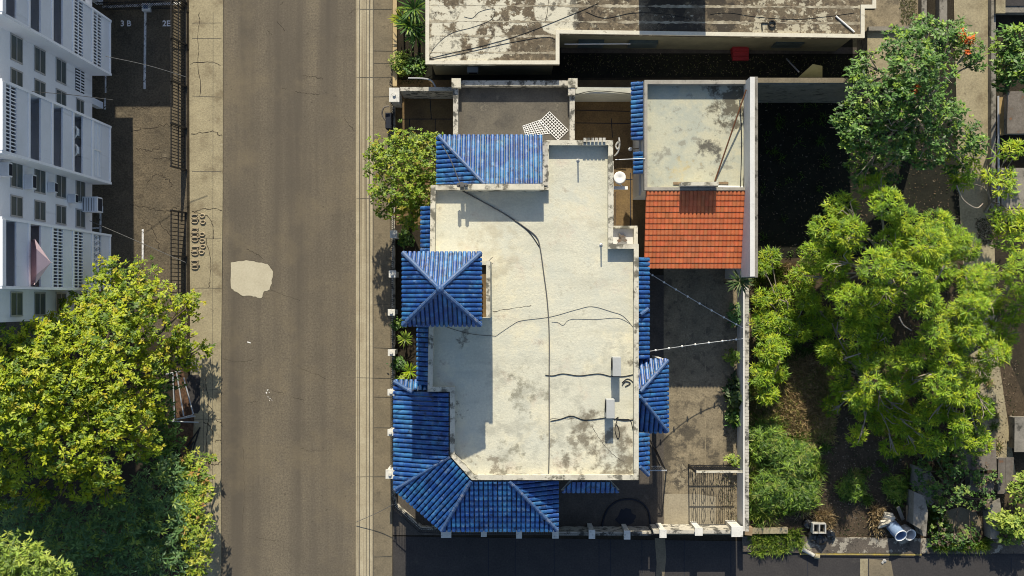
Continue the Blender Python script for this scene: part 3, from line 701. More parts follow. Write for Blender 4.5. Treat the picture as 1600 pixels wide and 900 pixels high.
mb = MB(); mb.prism([(p.x, p.y) for p in wallN], 0, ZN - .25); mb.build('wall', M('cream_house_wall', (.22, .21, .14), (.15, .145, .10), 1, .9, .1, 14, .1), nb)
roofN2 = PL([(665, 101), (874, 101), (874, 53), (1350, 60), (1350, 14), (1368, 14), (1368, -200), (665, -200)], ZN)
mb = MB(); mb.prism([(p.x, p.y) for p in roofN2], ZN - .247, ZN); mb.build('roof', m_nroof, nb)
mb = MB(); ring(mb, [(p.x, p.y) for p in roofN2], .22, ZN + .003, ZN + .12); mb.build('parapet', M('white_roof_rim', (.62, .59, .49), (.54, .50, .40), 1.2, .8, .2, 12, .1, stains=[dict(col=(.2, .17, .12), scale=1.6, lo=.60, hi=.67, amt=.8)]), nb)
mb = MB()
for y in (8, 33, 56, 82):
    x1 = 870 if y > 50 else 1345
    a, b = P(668, y, ZN + .008), P(x1, y + (.5 if y > 50 else 3), ZN + .008); n_ = 260
    r_ = random.Random(y); mb = MB(); wv = .1; pr_ = None
    for i in range(n_ + 1):
        c = a.lerp(b, i / n_); wv = min(.2, max(.012, wv + r_.uniform(-.07, .07))); q = (c + Vector((0, wv * r_.uniform(.2, .6), 0)), c - Vector((0, wv * .5, 0)))
        if pr_: mb.poly([pr_[1], q[1], q[0], pr_[0]])
        pr_ = q
    mb.build('roof_seam', m_seam, nb)
rt = P(1000, 0, ZN); a = P(998, -32, ZN); b = P(1101, -32, ZN)
mb = MB(); mb.box(a.x, 18.55, ZN, b.x, 23, ZN + 2.55); mb.build('rooftop_room', m_wallw, nb)
mb = MB(); p0 = P(885, 70, 3.2); mb.bar(P(882, 69, 3.1), P(985, 68.5, 3.1), .05); mb.build('gutter_pipe', m_white, nb)
for x0, x1 in ((905, 945), (985, 1030), (1215, 1260)):
    a, b = P(x0, 56, 2.6), P(x1, 57, 2.6); mb = MB(); mb.box(a.x, wallN[3].y - .9 + .97, 1.0, b.x, wallN[3].y + .03 - .05, 2.2)
    w = MB(); yy = wallN[2].y - .02 - .25; w.box(a.x, yy, 1.0, b.x, yy + .3, 2.2); w.build('window', m_pane, nb)
sheet('walkway', [(876, 70), (1340, 74), (1340, 84), (876, 83)], .03, m_dyard)
ra = thing('red_steps', 'red painted steps against the neighbour house wall', 'steps', P(1157, 80, 0))
for i in range(4):
    a, b = P(1145, 66 + i * 7, .9 - i * .22), P(1170, 73 + i * 7, .9 - i * .22)
    mb = MB(); mb.box(a.x, b.y, .0, b.x, a.y - .004, .9 - i * .22); mb.build('step', m_red, ra)
t = thing('air_conditioner', 'white window air conditioner low on the house wall above the grey terrace', 'air conditioner', P(740, 108, 1.9))
a, b = P(730, 104, 2.2), P(747, 113, 2.2); mb = MB(); mb.box(a.x, b.y, 1.8, b.x, a.y + .35, 2.2); mb.build('casing', m_ac, t, bevel=.02)
mb = MB(); mb.box(a.x + .08, b.y - .012, 1.86, b.x - .08, b.y - .003, 2.14); mb.build('grille', m_inside, t)
def hose(name, lab, pts, z, r, mat, cat='cable', n=8, lift=0):
    mb = MB(); mb.tube(smooth_path([P(x, y, z + r + .004 + lift) for x, y in pts], n), r, 6); return tag(mb.build(name, mat, smooth=True), lab, cat)
hose('cable', 'thin dark cable crossing the peeling roof diagonally up to the middle seam', [(668, 92), (700, 84), (760, 70), (820, 52), (900, 20), (935, 5)], ZN, .014, m_rubber)
hose('cable', 'thin dark cable running low across the peeling roof corner', [(668, 94), (720, 84), (790, 68), (850, 58), (868, 62)], ZN, .013, m_rubber)
hose('cable', 'looping dark cable curled over the left end of the peeling roof', [(670, 88), (682, 70), (705, 52), (740, 42), (768, 30), (772, 14), (750, 18), (738, 28), (725, 26)], ZN, .010, m_rubber)
hose('cable', 'dark cable dropping off the top of the peeling roof near its white patch', [(858, -10), (855, 20), (852, 32)], ZN, .013, m_rubber)
hose('cable', 'dark cable sagging across the middle of the peeling roof near the rooftop shade', [(915, 18), (945, 28), (990, 20), (1040, 22), (1080, 30)], ZN, .013, m_rubber)
hose('cable', 'thin wavy cable along the right part of the peeling roof', [(1110, 22), (1140, 20), (1180, 26), (1240, 30), (1290, 26), (1335, 20)], ZN, .010, m_rubber)
tb = thing('roof_pole', 'pale short pole lying at the right end of the peeling roof', 'pole', P(1320, 36, ZN))
mb = MB(); mb.tube([P(1306, 25, ZN + .05), P(1335, 50, ZN + .05)], .05, 7); mb.build('tube', m_plastic, tb)
# vent pipes on its roof
for x, y, lab in ((1206, 38, 'small dark ring shaped vent on the peeling roof'),):
    c = P(x, y, ZN); t = thing('roof_vent', lab, 'vent', c); mb = MB(); mb.lathe(c, [(.22, 0), (.22, .1), (.16, .1), (.16, .0)], 16); mb.build('ring', m_rubber, t)
    mb = MB(); mb.bar(P(1190, 36, ZN + .03), P(1191, 48, ZN + .03), .06); mb.bar(P(1191, 36, ZN + .03), P(1200, 36, ZN + .03), .06); mb.build('bracket', m_rubber, t)

# ================================================================== MAIN HOUSE
ZR, ZP = 6.8, 7.25
hs = thing('main_house', 'large two storey house with cream flat roof and blue tile eaves on the street corner', 'house', P(840, 480, 0))
out = [(673, 289), (850, 289), (850, 219), (958, 219), (958, 381), (998, 381), (998, 750), (737, 750), (703, 712), (703, 612), (668, 612), (671, 450)]
O = [(p.x, p.y) for p in PL(out, ZP)]
mb = MB(); mb.prism(O, 0, ZR - .15); mb.build('wall', m_wallw, hs)
mb = MB(); mb.prism(O, ZR - .147, ZR); mb.build('roof', m_roof, hs)
mb = MB(); ring(mb, O, .27, ZR + .003, ZP); mb.build('parapet', m_parapet, hs)
mb = MB(); mb.prism([(p.x, p.y) for p in PL([(634, 607), (634, 757), (698, 814), (858, 814), (858, 740), (745, 740), (712, 700), (712, 607)], 5.6)], 0, 5.62); mb.build('wall', m_wallw, hs)
mb = MB(); mb.prism([(p.x, p.y) for p in PL([(696, 226), (846, 226), (846, 300), (696, 300)], 5.6)], 0, 5.62); mb.build('wall', m_wallw, hs)
# taller upstand along the upper left wing
a, b = P(726, 288, 7.6), P(850, 297, 7.6); mb = MB(); mb.box(a.x, b.y, ZR + .004, b.x - .004, a.y, 7.85); mb.build('upstand', m_parapet, hs)
a, b = P(848, 221, 7.5), P(856, 289, 7.5); mb = MB(); mb.box(a.x, b.y, ZP + .004, b.x, a.y, 7.3); mb.build('upstand', m_parapet2, hs)
# small ledge at the notch on the right
a, b = P(960, 353, 5.2), P(996, 379, 5.2); LX = P(958, 381, ZP).x
mb = MB(); mb.box(LX + .003, b.y - .3, 0, b.x, a.y, 5.0); lg = mb.build('ledge', m_wallw, hs)
mb = MB(); mb.box(b.x - .22, b.y - .3, 5.003, b.x + .003, a.y + .003, 5.35); mb.box(LX + .006, a.y - .15, 5.003, b.x - .223, a.y + .003, 5.3); mb.build('rim', m_parapet, lg)
mb = MB(); mb.box(LX + .003, P(960, 250, 5).y, 4.4, LX + .3, P(960, 353, 5).y, 4.6); mb.build('ledge', m_parapet2, hs)
# balustrade crenels on the top edge
mb = MB()
for i in range(6):
    c = P(914 + i * 6, 218, 7.4); mb.box(c.x - .08, c.y - .12, ZP + .003, c.x + .08, c.y + .1, 7.4)
mb.build('crenel', m_parapet2, hs)
mb = MB(); mb.tube(smooth_path([P(960, 244, 7.0), P(965, 238, 7.05), P(968, 228, 7.1), P(966, 222, 7.1), P(962, 228, 7.1), P(965, 233, 7.1), P(968, 226, 7.1), P(967, 215, 7.1)], 5), .05, 6); mb.build('scroll_bracket', m_parapet2, hs)
# windows on the street and yard walls
def hwin(x0, y0, z0, x1, y1, z1, nx, ny):
    mb = MB(); mb.box(min(x0, x1) - .03 * abs(nx), min(y0, y1) - .03 * abs(ny), z0, max(x0, x1) + .03 * abs(nx), max(y0, y1) + .03 * abs(ny), z1); w = mb.build('window', m_white, hs)
    mb = MB(); s = .04
    mb.box(min(x0, x1) + .06 * abs(ny) - s * abs(nx), min(y0, y1) + .06 * abs(nx) - s * abs(ny), z0 + .06, max(x0, x1) - .06 * abs(ny) + s * abs(nx), max(y0, y1) - .06 * abs(nx) + s * abs(ny), z1 - .06); mb.build('pane', m_pane, w)
for y in (-2, -4): hwin(O[10][0], y, 3.5, O[10][0], y + 1.2, 4.8, 1, 0)
for x in (3.4, 5.2): hwin(x, O[6][1], 1.0, x + 1.3, O[6][1], 2.3, 0, 1)
YS = P(0, 814, 5.6).y; XS = P(634, 0, 5.6).x
for x in (-3.0, -.6): hwin(x, YS, 3.4, x + 1.4, YS, 4.7, 0, 1); hwin(x, YS, .9, x + 1.4, YS, 2.2, 0, 1)
for y in (-7, -9.3): hwin(XS, y, 3.4, XS, y + 1.3, 4.7, 1, 0)
for x in (3.4, 5.2): hwin(x, O[6][1], 3.7, x + 1.3, O[6][1], 4.9, 0, 1)
for y in (2, -1, -9): hwin(O[6][0], y, 1.0, O[6][0], y + 1.2, 2.2, 1, 0)

# --- blue tile eaves
EZ, TZ = 5.75, 7.1
def eave(name, slopes, hips, parent=hs, **kw):
    """slopes: list of point lists (px,py,z), first two points are the eave; hips: list of ((px,py,z),(px,py,z))"""
    mb = MB()
    for k, s in enumerate(slopes): tile_slope(mb, [P(*q) for q in s], rng=random.Random(len(mb.f) + 3), deck=1, **kw)
    o = mb.build(name, [m_blue, m_deck], parent)
    if hips:
        for a, b in hips:
            mb = MB(); ridge_caps(mb, P(*a) + Vector((0, 0, .08)), P(*b) + Vector((0, 0, .08))); mb.build('ridge', m_bluecap, o)
    return o
# north west hip
eave('tile_roof', [[(684, 212, EZ), (848, 212, EZ), (848, 288, TZ), (757, 288, TZ)], [(683, 288, EZ), (683, 213, EZ), (757, 288, TZ)]], [((685, 213, EZ), (757, 288, TZ))])
# narrow west eaves
eave('tile_roof', [[(659, 394, 6.15), (659, 322, 6.15), (674, 322, 6.6), (674, 394, 6.6)]], [])
eave('tile_roof', [[(653, 602, 5.9), (653, 505, 5.9), (671, 505, 6.5), (671, 602, 6.5)]], [])
# south west corner
eave('tile_roof', [[(616, 765, EZ), (616, 595, EZ), (643, 613, 6.35), (702, 613, TZ + .1), (702, 712, TZ + .1)],
                   [(616, 595, EZ), (668, 595, EZ), (668, 611, 6.35), (643, 612, 6.35)],
                   [(690, 829, EZ), (617, 766, EZ), (703, 713, TZ), (736, 750, TZ)],
                   [(872, 829, EZ), (691, 829, EZ), (737, 751, TZ), (796, 751, TZ)],
                   [(872, 751, EZ + .35), (872, 829, EZ), (796, 751, TZ)]],
     [((617, 765, EZ), (703, 713, TZ)), ((690, 829, EZ), (736, 751, TZ)), ((871, 828, EZ), (796, 752, TZ)), ((616, 596, EZ), (645, 613, 6.4))])
# south narrow eave
eave('tile_roof', [[(968, 768, 6.2), (877, 768, 6.2), (893, 751, 6.7), (952, 751, 6.7)]], [])
# yard side eaves
eave('tile_roof', [[(1013, 402, 5.3), (1013, 561, 5.3), (993, 561, 5.85), (993, 402, 5.85)]], [((1012, 483, 5.35), (1000, 492, 5.85))])
eave('tile_roof', [[(1043, 562, 5.1), (1043, 675, 5.1), (996, 620, 6.5), (996, 612, 6.5)], [(990, 562, 5.1), (1043, 562, 5.1), (996, 612, 6.5)], [(1043, 675, 5.1), (990, 675, 5.1), (996, 620, 6.5)]],
     [((1043, 563, 5.1), (1000, 612, 6.5)), ((1043, 674, 5.1), (1000, 620, 6.5))])
eave('tile_roof', [[(1013, 676, 5.3), (1013, 742, 5.3), (993, 728, 5.85), (993, 676, 5.85)]], [((1013, 742, 5.3), (1000, 729, 5.8))])
# posts under the yard side porch roof
for y in (566, 670):
    c = P(1040, y, 5.0); mb = MB(); mb.box(c.x - .12, c.y - .12, .02, c.x + .12, c.y + .12, 4.95); mb.build('post', m_wallw, hs)
# --- stair tower with pyramid roof
a, b = P(640, 404, 10.6), P(748, 498, 10.6); c = P(766, 498, 10.55); d = P(766, 408, 10.55)
mb = MB(); mb.box(a.x, b.y + .02, 0, b.x, a.y - .1, 10.78); tw = mb.build('tower', m_wallw, hs)
mb = MB(); mb.box(b.x + .003, b.y + .08, ZR - .5, d.x - .22, d.y - .2, 10.1); mb.build('gallery_floor', m_patio, tw)
mb = MB(); mb.box(d.x - .217, b.y + .05, ZR - .5, d.x, d.y, 10.55); mb.box(b.x + .006, d.y - .197, ZR - .5, d.x - .22, d.y, 10.4); mb.box(b.x + .006, b.y + .05, ZR - .5, d.x - .22, b.y + .077, 10.5); mb.build('gallery_wall', m_parapet, tw)
ze, za = 11.0, 12.75
ap = (687.2, 451.8, za); cs = [(630, 508, ze), (751, 508, ze), (751, 395, ze), (630, 395, ze)]
mb = MB()
for i in range(4): tile_slope(mb, [P(*cs[i]), P(*cs[(i + 1) % 4]), P(*ap)], rng=random.Random(70 + i), deck=1, pitch=.238, r=.078)
pr = mb.build('tower_roof', [m_blue, m_deck], hs)
for q in cs: mb = MB(); ridge_caps(mb, P(*q) + Vector((0, 0, .07)), P(*ap) + Vector((0, 0, .07)), .12); mb.build('ridge', m_bluecap, pr)
c = P(*ap); mb = MB(); mb.lathe(c, [(.2, 0), (.2, .12), (.13, .2), (.0, .26)], 10); mb.build('finial', m_bluecap, pr)
# --- terrace on the upper left
ta, tb_ = P(708, 126, 3.6), P(898, 214, 3.6)
te = thing('terrace', 'grey walled terrace with corner posts attached above the blue roof', 'terrace', P(800, 180, 0))
xh = P(850, 212, 6).y
mb = MB(); mb.box(ta.x + .02, xh - 1.2, 0, tb_.x - .02, ta.y - .02, 3.1); mb.build('base', [m_terr], te)
mb = MB(); T = .3
mb.box(ta.x, ta.y - T, 0, tb_.x, ta.y, 3.65); mb.box(ta.x, xh - 1.0, 0, ta.x + T, ta.y - T - .003, 3.65); mb.box(tb_.x - T, xh - 1.2, 0, tb_.x, ta.y - T - .003, 3.65)
mb.build('parapet', m_parapet2, te)
for x, y in ((713, 130), (895, 130)):
    c = P(x, y, 3.8); mb = MB(); mb.box(c.x - .27, c.y - .27, 3.4, c.x + .27, c.y + .27, 3.9); mb.build('post', m_parapet, te)
c = P(893, 143, 3.8); mb = MB(); mb.box(c.x - .2, c.y - .2, 3.4, c.x + .2, c.y + .2, 3.85); mb.build('post', m_parapet2, te)
def lattice(name, lab, q, z, lift, n1, n2):
    p = [P(x, y, z + lift) for x, y in q]; mb = MB()
    for i in range(n1 + 1):
        t = i / n1; mb.bar(p[0].lerp(p[1], t), p[3].lerp(p[2], t), .035, .012)
    for i in range(n2 + 1):
        t = i / n2; mb.bar(p[0].lerp(p[3], t) + Vector((0, 0, .013)), p[1].lerp(p[2], t) + Vector((0, 0, .013)), .035, .012)
    return tag(mb.build(name, m_plastic), lab, 'lattice', 'loose lattice panels')
lattice('lattice_panel', 'white plastic lattice panel lying diagonally in the terrace corner', [(858.5, 174.5), (888, 203.5), (872, 219), (842.5, 190)], 3.1, .04, 10, 6)
lattice('lattice_panel', 'white lattice panel lying half under the other beside the blue tiles', [(816.7, 197), (846, 187), (860, 208), (822, 213)], 3.1, .01, 10, 6)
# boundary walls between terrace and street / annex
bw = thing('boundary_wall', 'grey and white wall linking the gate pillar to the terrace', 'wall', P(660, 140, 0))
a, b = P(625, 136, 2.4), P(708, 142, 2.4); mb = MB(); mb.box(a.x, b.y, 0, b.x - .004, a.y, 2.4); mb.build('wall', m_parapet2, bw)
bw = thing('boundary_wall', 'white courtyard wall between the terrace and the annex roof', 'wall', P(940, 140, 0))
a, b = P(899, 136, 2.6), P(1000, 146, 2.6); mb = MB(); mb.box(a.x + .004, b.y, 0, b.x, a.y, 2.6); mb.build('wall', M('pale_wall', (.5, .5, .44), (.42, .42, .36), 1, .85, .1, 14, .1), bw)
mb = MB(); mb.tube(smooth_path([P(899, 148, 2.66), P(930, 142, 2.66), P(985, 146, 2.66)], 5), .025, 5); mb.build('pipe', m_rubber, bw)

# ================================================================== ANNEX with terracotta roof
an = thing('annex_building', 'two storey annex with yellowed flat roof and terracotta tile porch', 'house', P(1090, 210, 0))
ZA, ZAP = 5.2, 5.7
A0, A1 = P(1007, 125, ZAP), P(1160, 297, ZAP)
WX0, WX1 = P(1172, 300, 6.8).x, P(1184, 300, 6.8).x
mb = MB(); mb.box(A0.x, A1.y, 0, WX0 - .003, A0.y, ZA); mb.build('wall', m_wallw, an)
mb = MB(); mb.poly([(A0.x, A1.y, ZA + .004), (WX0 - .003, A1.y, ZA + .004), (WX0 - .003, A0.y, ZA + .004), (A0.x, A0.y, ZA + .004)]); mb.build('roof', m_annex, an)
mb = MB()
mb.box(A0.x - .003, A0.y - .22, ZA + .005, WX0 - .004, A0.y + .003, ZAP); mb.box(A0.x - .003, A1.y - .003, ZA + .005, A0.x + .17, A0.y - .223, ZAP); mb.box(A0.x + .173, A1.y - .003, ZA + .005, WX0 - .004, A1.y + .17, ZAP - .1)
mb.build('parapet', M('grey_parapet', (.34, .32, .27), (.25, .23, .2), 1.2, .9, .2, 14, .15, stains=[dict(col=(.06, .055, .05), scale=2, lo=.58, hi=.66, amt=.8)]), an)
# tall party wall
y0, y1 = P(1180, 120, 6.8).y, P(1180, 432, 6.8).y
mb = MB(); mb.box(WX0, y1, 0, WX1 - .16, y0, 6.8); pw_ = mb.build('party_wall', m_wallw, an)
mb = MB(); mb.box(WX1 - .157, y1 - .05, 0, WX1, y0, 6.84); mb.build('coping', m_oldwall, pw_)
# streaks of cable on the party wall
mb = MB()
for i, x in enumerate((1158, 1163, 1167)):
    mb.tube(smooth_path([P(x - 2, 150 + i * 20, 5.35), P(x + 1, 220, 5.3), P(x - 1, 292, 5.3)], 5), .02, 5)
mb.build('cable', m_rubber, an)
# terracotta porch
o0, o1, o2, o3 = P(1006, 419, 4.5), P(1173, 419, 4.5), P(1173, 297.5, 5.5), P(1006, 297.5, 5.5)
mb = MB(); tile_slope(mb, [(o1.x - .35, o1.y, o1.z), (o0.x, o0.y, o0.z), (o0.x, A1.y - .01, 5.5), (o1.x - .35, A1.y - .01, 5.5)], pitch=.225, course=.33, r=.062, step=.03, wave=True, tint=.12, deck=1)
tr_ = mb.build('tile_roof', [m_orange, m_orangedk], an)
mb = MB(); c0, c1 = P(1064, 297, 6.05), P(1122, 297, 6.05); mb.box(c0.x, A1.y + .2, ZA + .006, c1.x, A1.y + .4, 6.2); mb.build('upstand', m_parapet, an)
for x in (1012, 1160):
    c = P(x, 412, 4.3); mb = MB(); mb.box(c.x - .12, c.y + .1, .02, c.x + .12, c.y + .34, 4.25); mb.build('post', m_wallw, an)
# blue window hoods over the courtyard
for x0, y0_, y1_ in ((987, 128, 219), (991, 237, 272)):
    mb = MB(); tile_slope(mb, [P(x0, y0_, 4.6), P(x0, y1_, 4.6), P(1006.5, y1_, 5.0), P(1006.5, y0_, 5.0)], rng=random.Random(x0), deck=1); mb.build('window_hood', [m_blue, m_deck], an)
a, b = P(999, 219, 4.2), P(1007, 305, 4.2); mb = MB(); mb.box(a.x, b.y, 3.9, A0.x - .005, a.y, 4.1); mb.build('ledge', m_greymetal, an)
# things lying on the annex roof
def lying(name, lab, cat, a, b, z, w, h, mat):
    mb = MB(); mb.bar(P(*a, z + h / 2 + .005), P(*b, z + h / 2 + .005), w, h); return tag(mb.build(name, mat), lab, cat)
lying('wooden_plank', 'long dark plank lying along the annex roof edge', 'plank', (1052, 286.5), (1138, 286), ZA, .14, .05, m_wood)
lying('white_board', 'white board lying over the dark plank on the annex roof', 'board', (1070, 291), (1122, 285.5), ZA + .06, .12, .04, m_plastic)
lying('white_board', 'short white board at the annex roof corner', 'board', (1122, 291), (1165, 292), ZA, .10, .04, m_plastic)
pl_ = MB(); pl_.tube([P(1117, 283, ZA + .05), P(1166, 140, 6.3)], .045, 7); tag(pl_.build('rusty_pole', M('rusty_pole', (.16, .07, .03), (.1, .05, .03), 4, .8, 0, 8, .2)), 'long rusty pole leaning over the annex roof', 'pole')
# courtyard fixtures
t = thing('drum_lamp', 'small white round drum lamp on the house wall over the narrow courtyard', 'lamp', P(967, 278, 4.6)); c = P(968, 278, 4.6)
mb = MB(); mb.lathe((c.x, c.y, 4.45), [(.0, -.1), (.22, -.02), (.34, .14), (.36, .3), (.30, .32), (.1, .25), (0, .22)], 18); mb.build('drum', m_plastic, t, smooth=True)
mb = MB(); mb.bar((LX, c.y, 4.45), (c.x, c.y, 4.45), .06); mb.build('arm', m_greymetal, t)
t = thing('wall_lamp', 'long white wall lamp arm above the narrow courtyard', 'lamp', P(970, 292, 4.3)); mb = MB(); mb.box(LX + .003, P(0, 296, 4.3).y, 4.2, P(981, 292, 4.3).x, P(0, 291, 4.3).y, 4.3); mb.build('arm', m_plastic, t)
mb = MB(); mb.bar(P(962, 285, 4.6), P(972, 290, 4.35), .05); mb.build('brace', m_plastic, t)
t = thing('wall_lamp', 'white lamp on a brown arm under the annex window hood', 'lamp', P(986, 233, 3.8)); mb = MB(); mb.bar(P(1001, 232, 3.8), P(988, 232.5, 3.8), .05); mb.build('arm', m_wood, t)
mb = MB(); c = P(985, 233, 3.8); mb.lathe((c.x, c.y, 3.62), [(0, 0), (.1, .02), (.12, .2), (.05, .28), (0, .28)], 12); mb.build('shade', m_plastic, t)
t = thing('drain_cap', 'small round white cap on the brown courtyard floor', 'cap', P(996, 291, .02)); mb = MB(); c = P(996, 290, .02); mb.lathe((c.x, c.y, .01), [(0, .06), (.08, .06), (.1, 0)], 12); mb.build('cap', m_plastic, t)
mb = MB(); mb.tube([P(961, 249.5, 6.5), P(1008, 247.5, 5.75)], .02, 5); tag(mb.build('wire', m_plastic), 'white wire spanning the courtyard from the house to the annex', 'wire')
t = thing('rubble_heap', 'small heap of brown rubble on the white ledge of the roof notch', 'rubble', P(972, 371, 5.0)); r_ = random.Random(4); mb = MB()
for _ in range(9):
    c = P(966 + r_.uniform(0, 13), 368 + r_.uniform(0, 8), 5.08 + r_.uniform(0, .1)); mb.obox(c, (r_.uniform(.06, .16), r_.uniform(-.1, .1), 0), (r_.uniform(-.05, .05), r_.uniform(.05, .12), 0), (0, 0, .06))
mb.build('chunk', m_rust, t)

# --- things on the main roof
def condenser(px, py, lab):
    a, b = P(px - 6.5, py - 15, 7.75), P(px + 6.5, py + 15, 7.75); t = thing('condenser_unit', lab, 'air conditioner', ((a.x + b.x) / 2, (a.y + b.y) / 2, ZR), 'condenser units on the cream roof')
    mb = MB(); mb.box(a.x, b.y, ZR + .10, b.x, a.y, 7.75); mb.build('casing', m_ac, t, bevel=.02)
    mb = MB(); mb.box(a.x, b.y + .1, ZR + .002, b.x, b.y + .2, ZR + .098); mb.box(a.x, a.y - .2, ZR + .002, b.x, a.y - .1, ZR + .098); mb.build('foot', m_iron, t)
    mb = MB(); cy = (a.y + b.y) / 2 + .1
    for rr in (.12, .2, .28, .34): mb.tube([(a.x - .012, cy + rr * math.cos(q * math.pi / 8), 7.3 + rr * math.sin(q * math.pi / 8)) for q in range(17)], .012, 4, cap=False)
    mb.build('fan_grille', m_iron, t)
condenser(964, 573, 'light grey condenser unit nearest the porch roof with two cables leaving it'); condenser(954, 639, 'light grey condenser unit nearer the roof bottom edge with coiled hoses')
for px, py, lab, h in ((903, 251, 'thin upright vent pipe near the top parapet of the cream roof', .75), (939, 383, 'thin upright vent pipe beside the roof notch', .75)):
    c = P(px, py, ZR); t = thing('vent_pipe', lab, 'pipe', c, 'vent pipes on the cream roof'); mb = MB(); mb.cyl(c, .04, ZR, ZR + h, 10); mb.build('pipe', m_greymetal, t, smooth=True); mb = MB(); mb.lathe(c, [(.1, .002), (.1, .02), (.045, .05)], 10); mb.build('flange', m_greymetal, t)
hose('roof_conduit', 'long dark conduit curving down the middle of the cream roof', [(722, 296), (745, 310), (790, 335), (820, 355), (838, 370), (844, 388), (850, 430), (855, 470), (858, 520), (858, 600), (858, 700), (857, 748)], ZR, .032, m_cablegrey)
hose('cable', 'second thin cable beside the roof conduit bend', [(722, 298), (770, 324), (800, 342), (826, 362), (843, 386)], ZR, .022, m_rubber)
hose('cable', 'wavy black cable from the upper condenser to the roof conduit', [(852, 586), (864, 587), (880, 584), (905, 587), (935, 584), (955, 588), (975, 588), (994, 584)], ZR, .022, m_rubber)
hose('cable', 'wavy black cable from the lower condenser to the roof conduit', [(860, 658), (875, 655), (893, 650), (912, 656), (930, 655), (950, 653), (975, 657), (994, 655)], ZR, .022, m_rubber)
hose('cable', 'black cable looping beside the upper condenser', [(972, 598), (980, 592), (988, 596), (992, 606)], ZR, .02, m_rubber)
hose('cable', 'looser black loop beside the upper condenser', [(972, 602), (978, 596), (985, 599), (977, 604)], ZR, .025, m_rubber)
hose('cable', 'coiled black hose beside the lower condenser', [(960, 656), (966, 652), (963, 660), (961, 672), (965, 685), (968, 680), (966, 668), (962, 662)], ZR, .02, m_rubber)
hose('cable', 'black hose dropping to the parapet beside the lower condenser', [(962, 655), (975, 655), (985, 657), (989, 672)], ZR, .02, m_rubber)
hose('cable', 'thin cable arching across the cream roof to the yard side', [(775, 525), (800, 508), (815, 501), (860, 495), (900, 484), (925, 479), (955, 487), (975, 495), (996, 520)], ZR, .010, m_cablegrey)
hose('cable', 'thin cable with a kink across the cream roof under the arching one', [(862, 503), (872, 504), (880, 508), (892, 499), (930, 499), (965, 497), (985, 506)], ZR, .009, m_cablegrey)
hose('cable', 'thin cable lying on the shaded roof below the blue pyramid', [(695, 510), (720, 518), (745, 523), (775, 525)], ZR, .010, m_rubber)
hose('cable', 'white-grey cable running over the north west blue tiles', [(690, 225), (704, 250), (716, 280), (722, 296)], 6.9, .03, m_cablegrey)
mb = MB(); mb.cyl(P(722, 289, 7.3), .12, 7.2, 7.75, 10); mb.obox(P(722, 289, 7.8), (.28, 0, 0), (0, .1, 0), (0, 0, .06)); mb.obox(P(716, 289, 7.9), (.05, .05, 0), (-.05, .05, 0), (0, 0, .25)); mb.obox(P(728, 289, 7.9), (.05, .05, 0), (-.05, .05, 0), (0, 0, .25))
tag(mb.build('service_mast', m_cablegrey), 'short electric service mast on the upper left parapet', 'mast')
mb = MB(); r_ = random.Random(21)
for i, pts in enumerate([[(770, 402), (764, 408), (771, 411)], [(770, 487), (800, 482), (830, 478)], [(860, 655), (900, 654), (925, 656)], [(925, 665), (940, 690), (960, 712), (975, 722)]]): crackline(mb, pts, .03, ZR + .003, .03, 80 + i)
mb.build('roof_crack', m_crack, hs)

# ================================================================== FENCES, GATES, WALLS
def railing(mb, a, b, z0, z1, step=.13, w=.022):
    a, b = Vector(a), Vector(b); a.z = b.z = 0; n = max(1, int((b - a).length / step))
    for i in range(n + 1):
        p = a.lerp(b, i / n); mb.bar((p.x, p.y, z0), (p.x, p.y, z1), w)
    for z in (z0 + .08, z1 - .12): mb.bar((a.x, a.y, z), (b.x, b.y, z), .035)
m_post = M('white_post', (.66, .65, .60), (.54, .53, .49), 2, .8, .1, 14, .08, stains=[dict(col=(.18, .17, .15), scale=5, lo=.58, hi=.66, amt=.7)])
wf = thing('front_fence', 'black iron fence with white posts along the brown pavement', 'fence', P(611, 460, 0))
ys = [(616, 148, 16, 22), (615, 366, 11, 12), (613, 428, 11, 11), (611.5, 488, 11, 10), (611.5, 551, 11, 10), (611, 613, 11, 10), (610, 676, 9, 10), (609.5, 741, 14, 14)]
for x, y, w, h in ys:
    a, b = P(x - w / 2, y - h / 2, 2.1), P(x + w / 2, y + h / 2, 2.1); mb = MB(); mb.box(a.x + .05, b.y + .05, 0, b.x - .05, a.y - .05, 1.95); mb.box(a.x, b.y, 1.953, b.x, a.y, 2.1); mb.cyl(((a.x + b.x) / 2, (a.y + b.y) / 2), .1, 2.1, 2.2, 8); mb.build('post', m_post, wf)
mb = MB(); X = P(611.5, 0, 1.5).x
yt, yb_ = P(0, 160, 1.8).y, P(0, 782, 1.8).y
mb.box(X - .09, yb_, 0, X + .09, yt, .55); mb.build('plinth', m_parapet2, wf)
mb = MB(); railing(mb, (X, yt, 0), (X, yb_, 0), .55, 1.85); mb.build('railing', m_iron, wf)
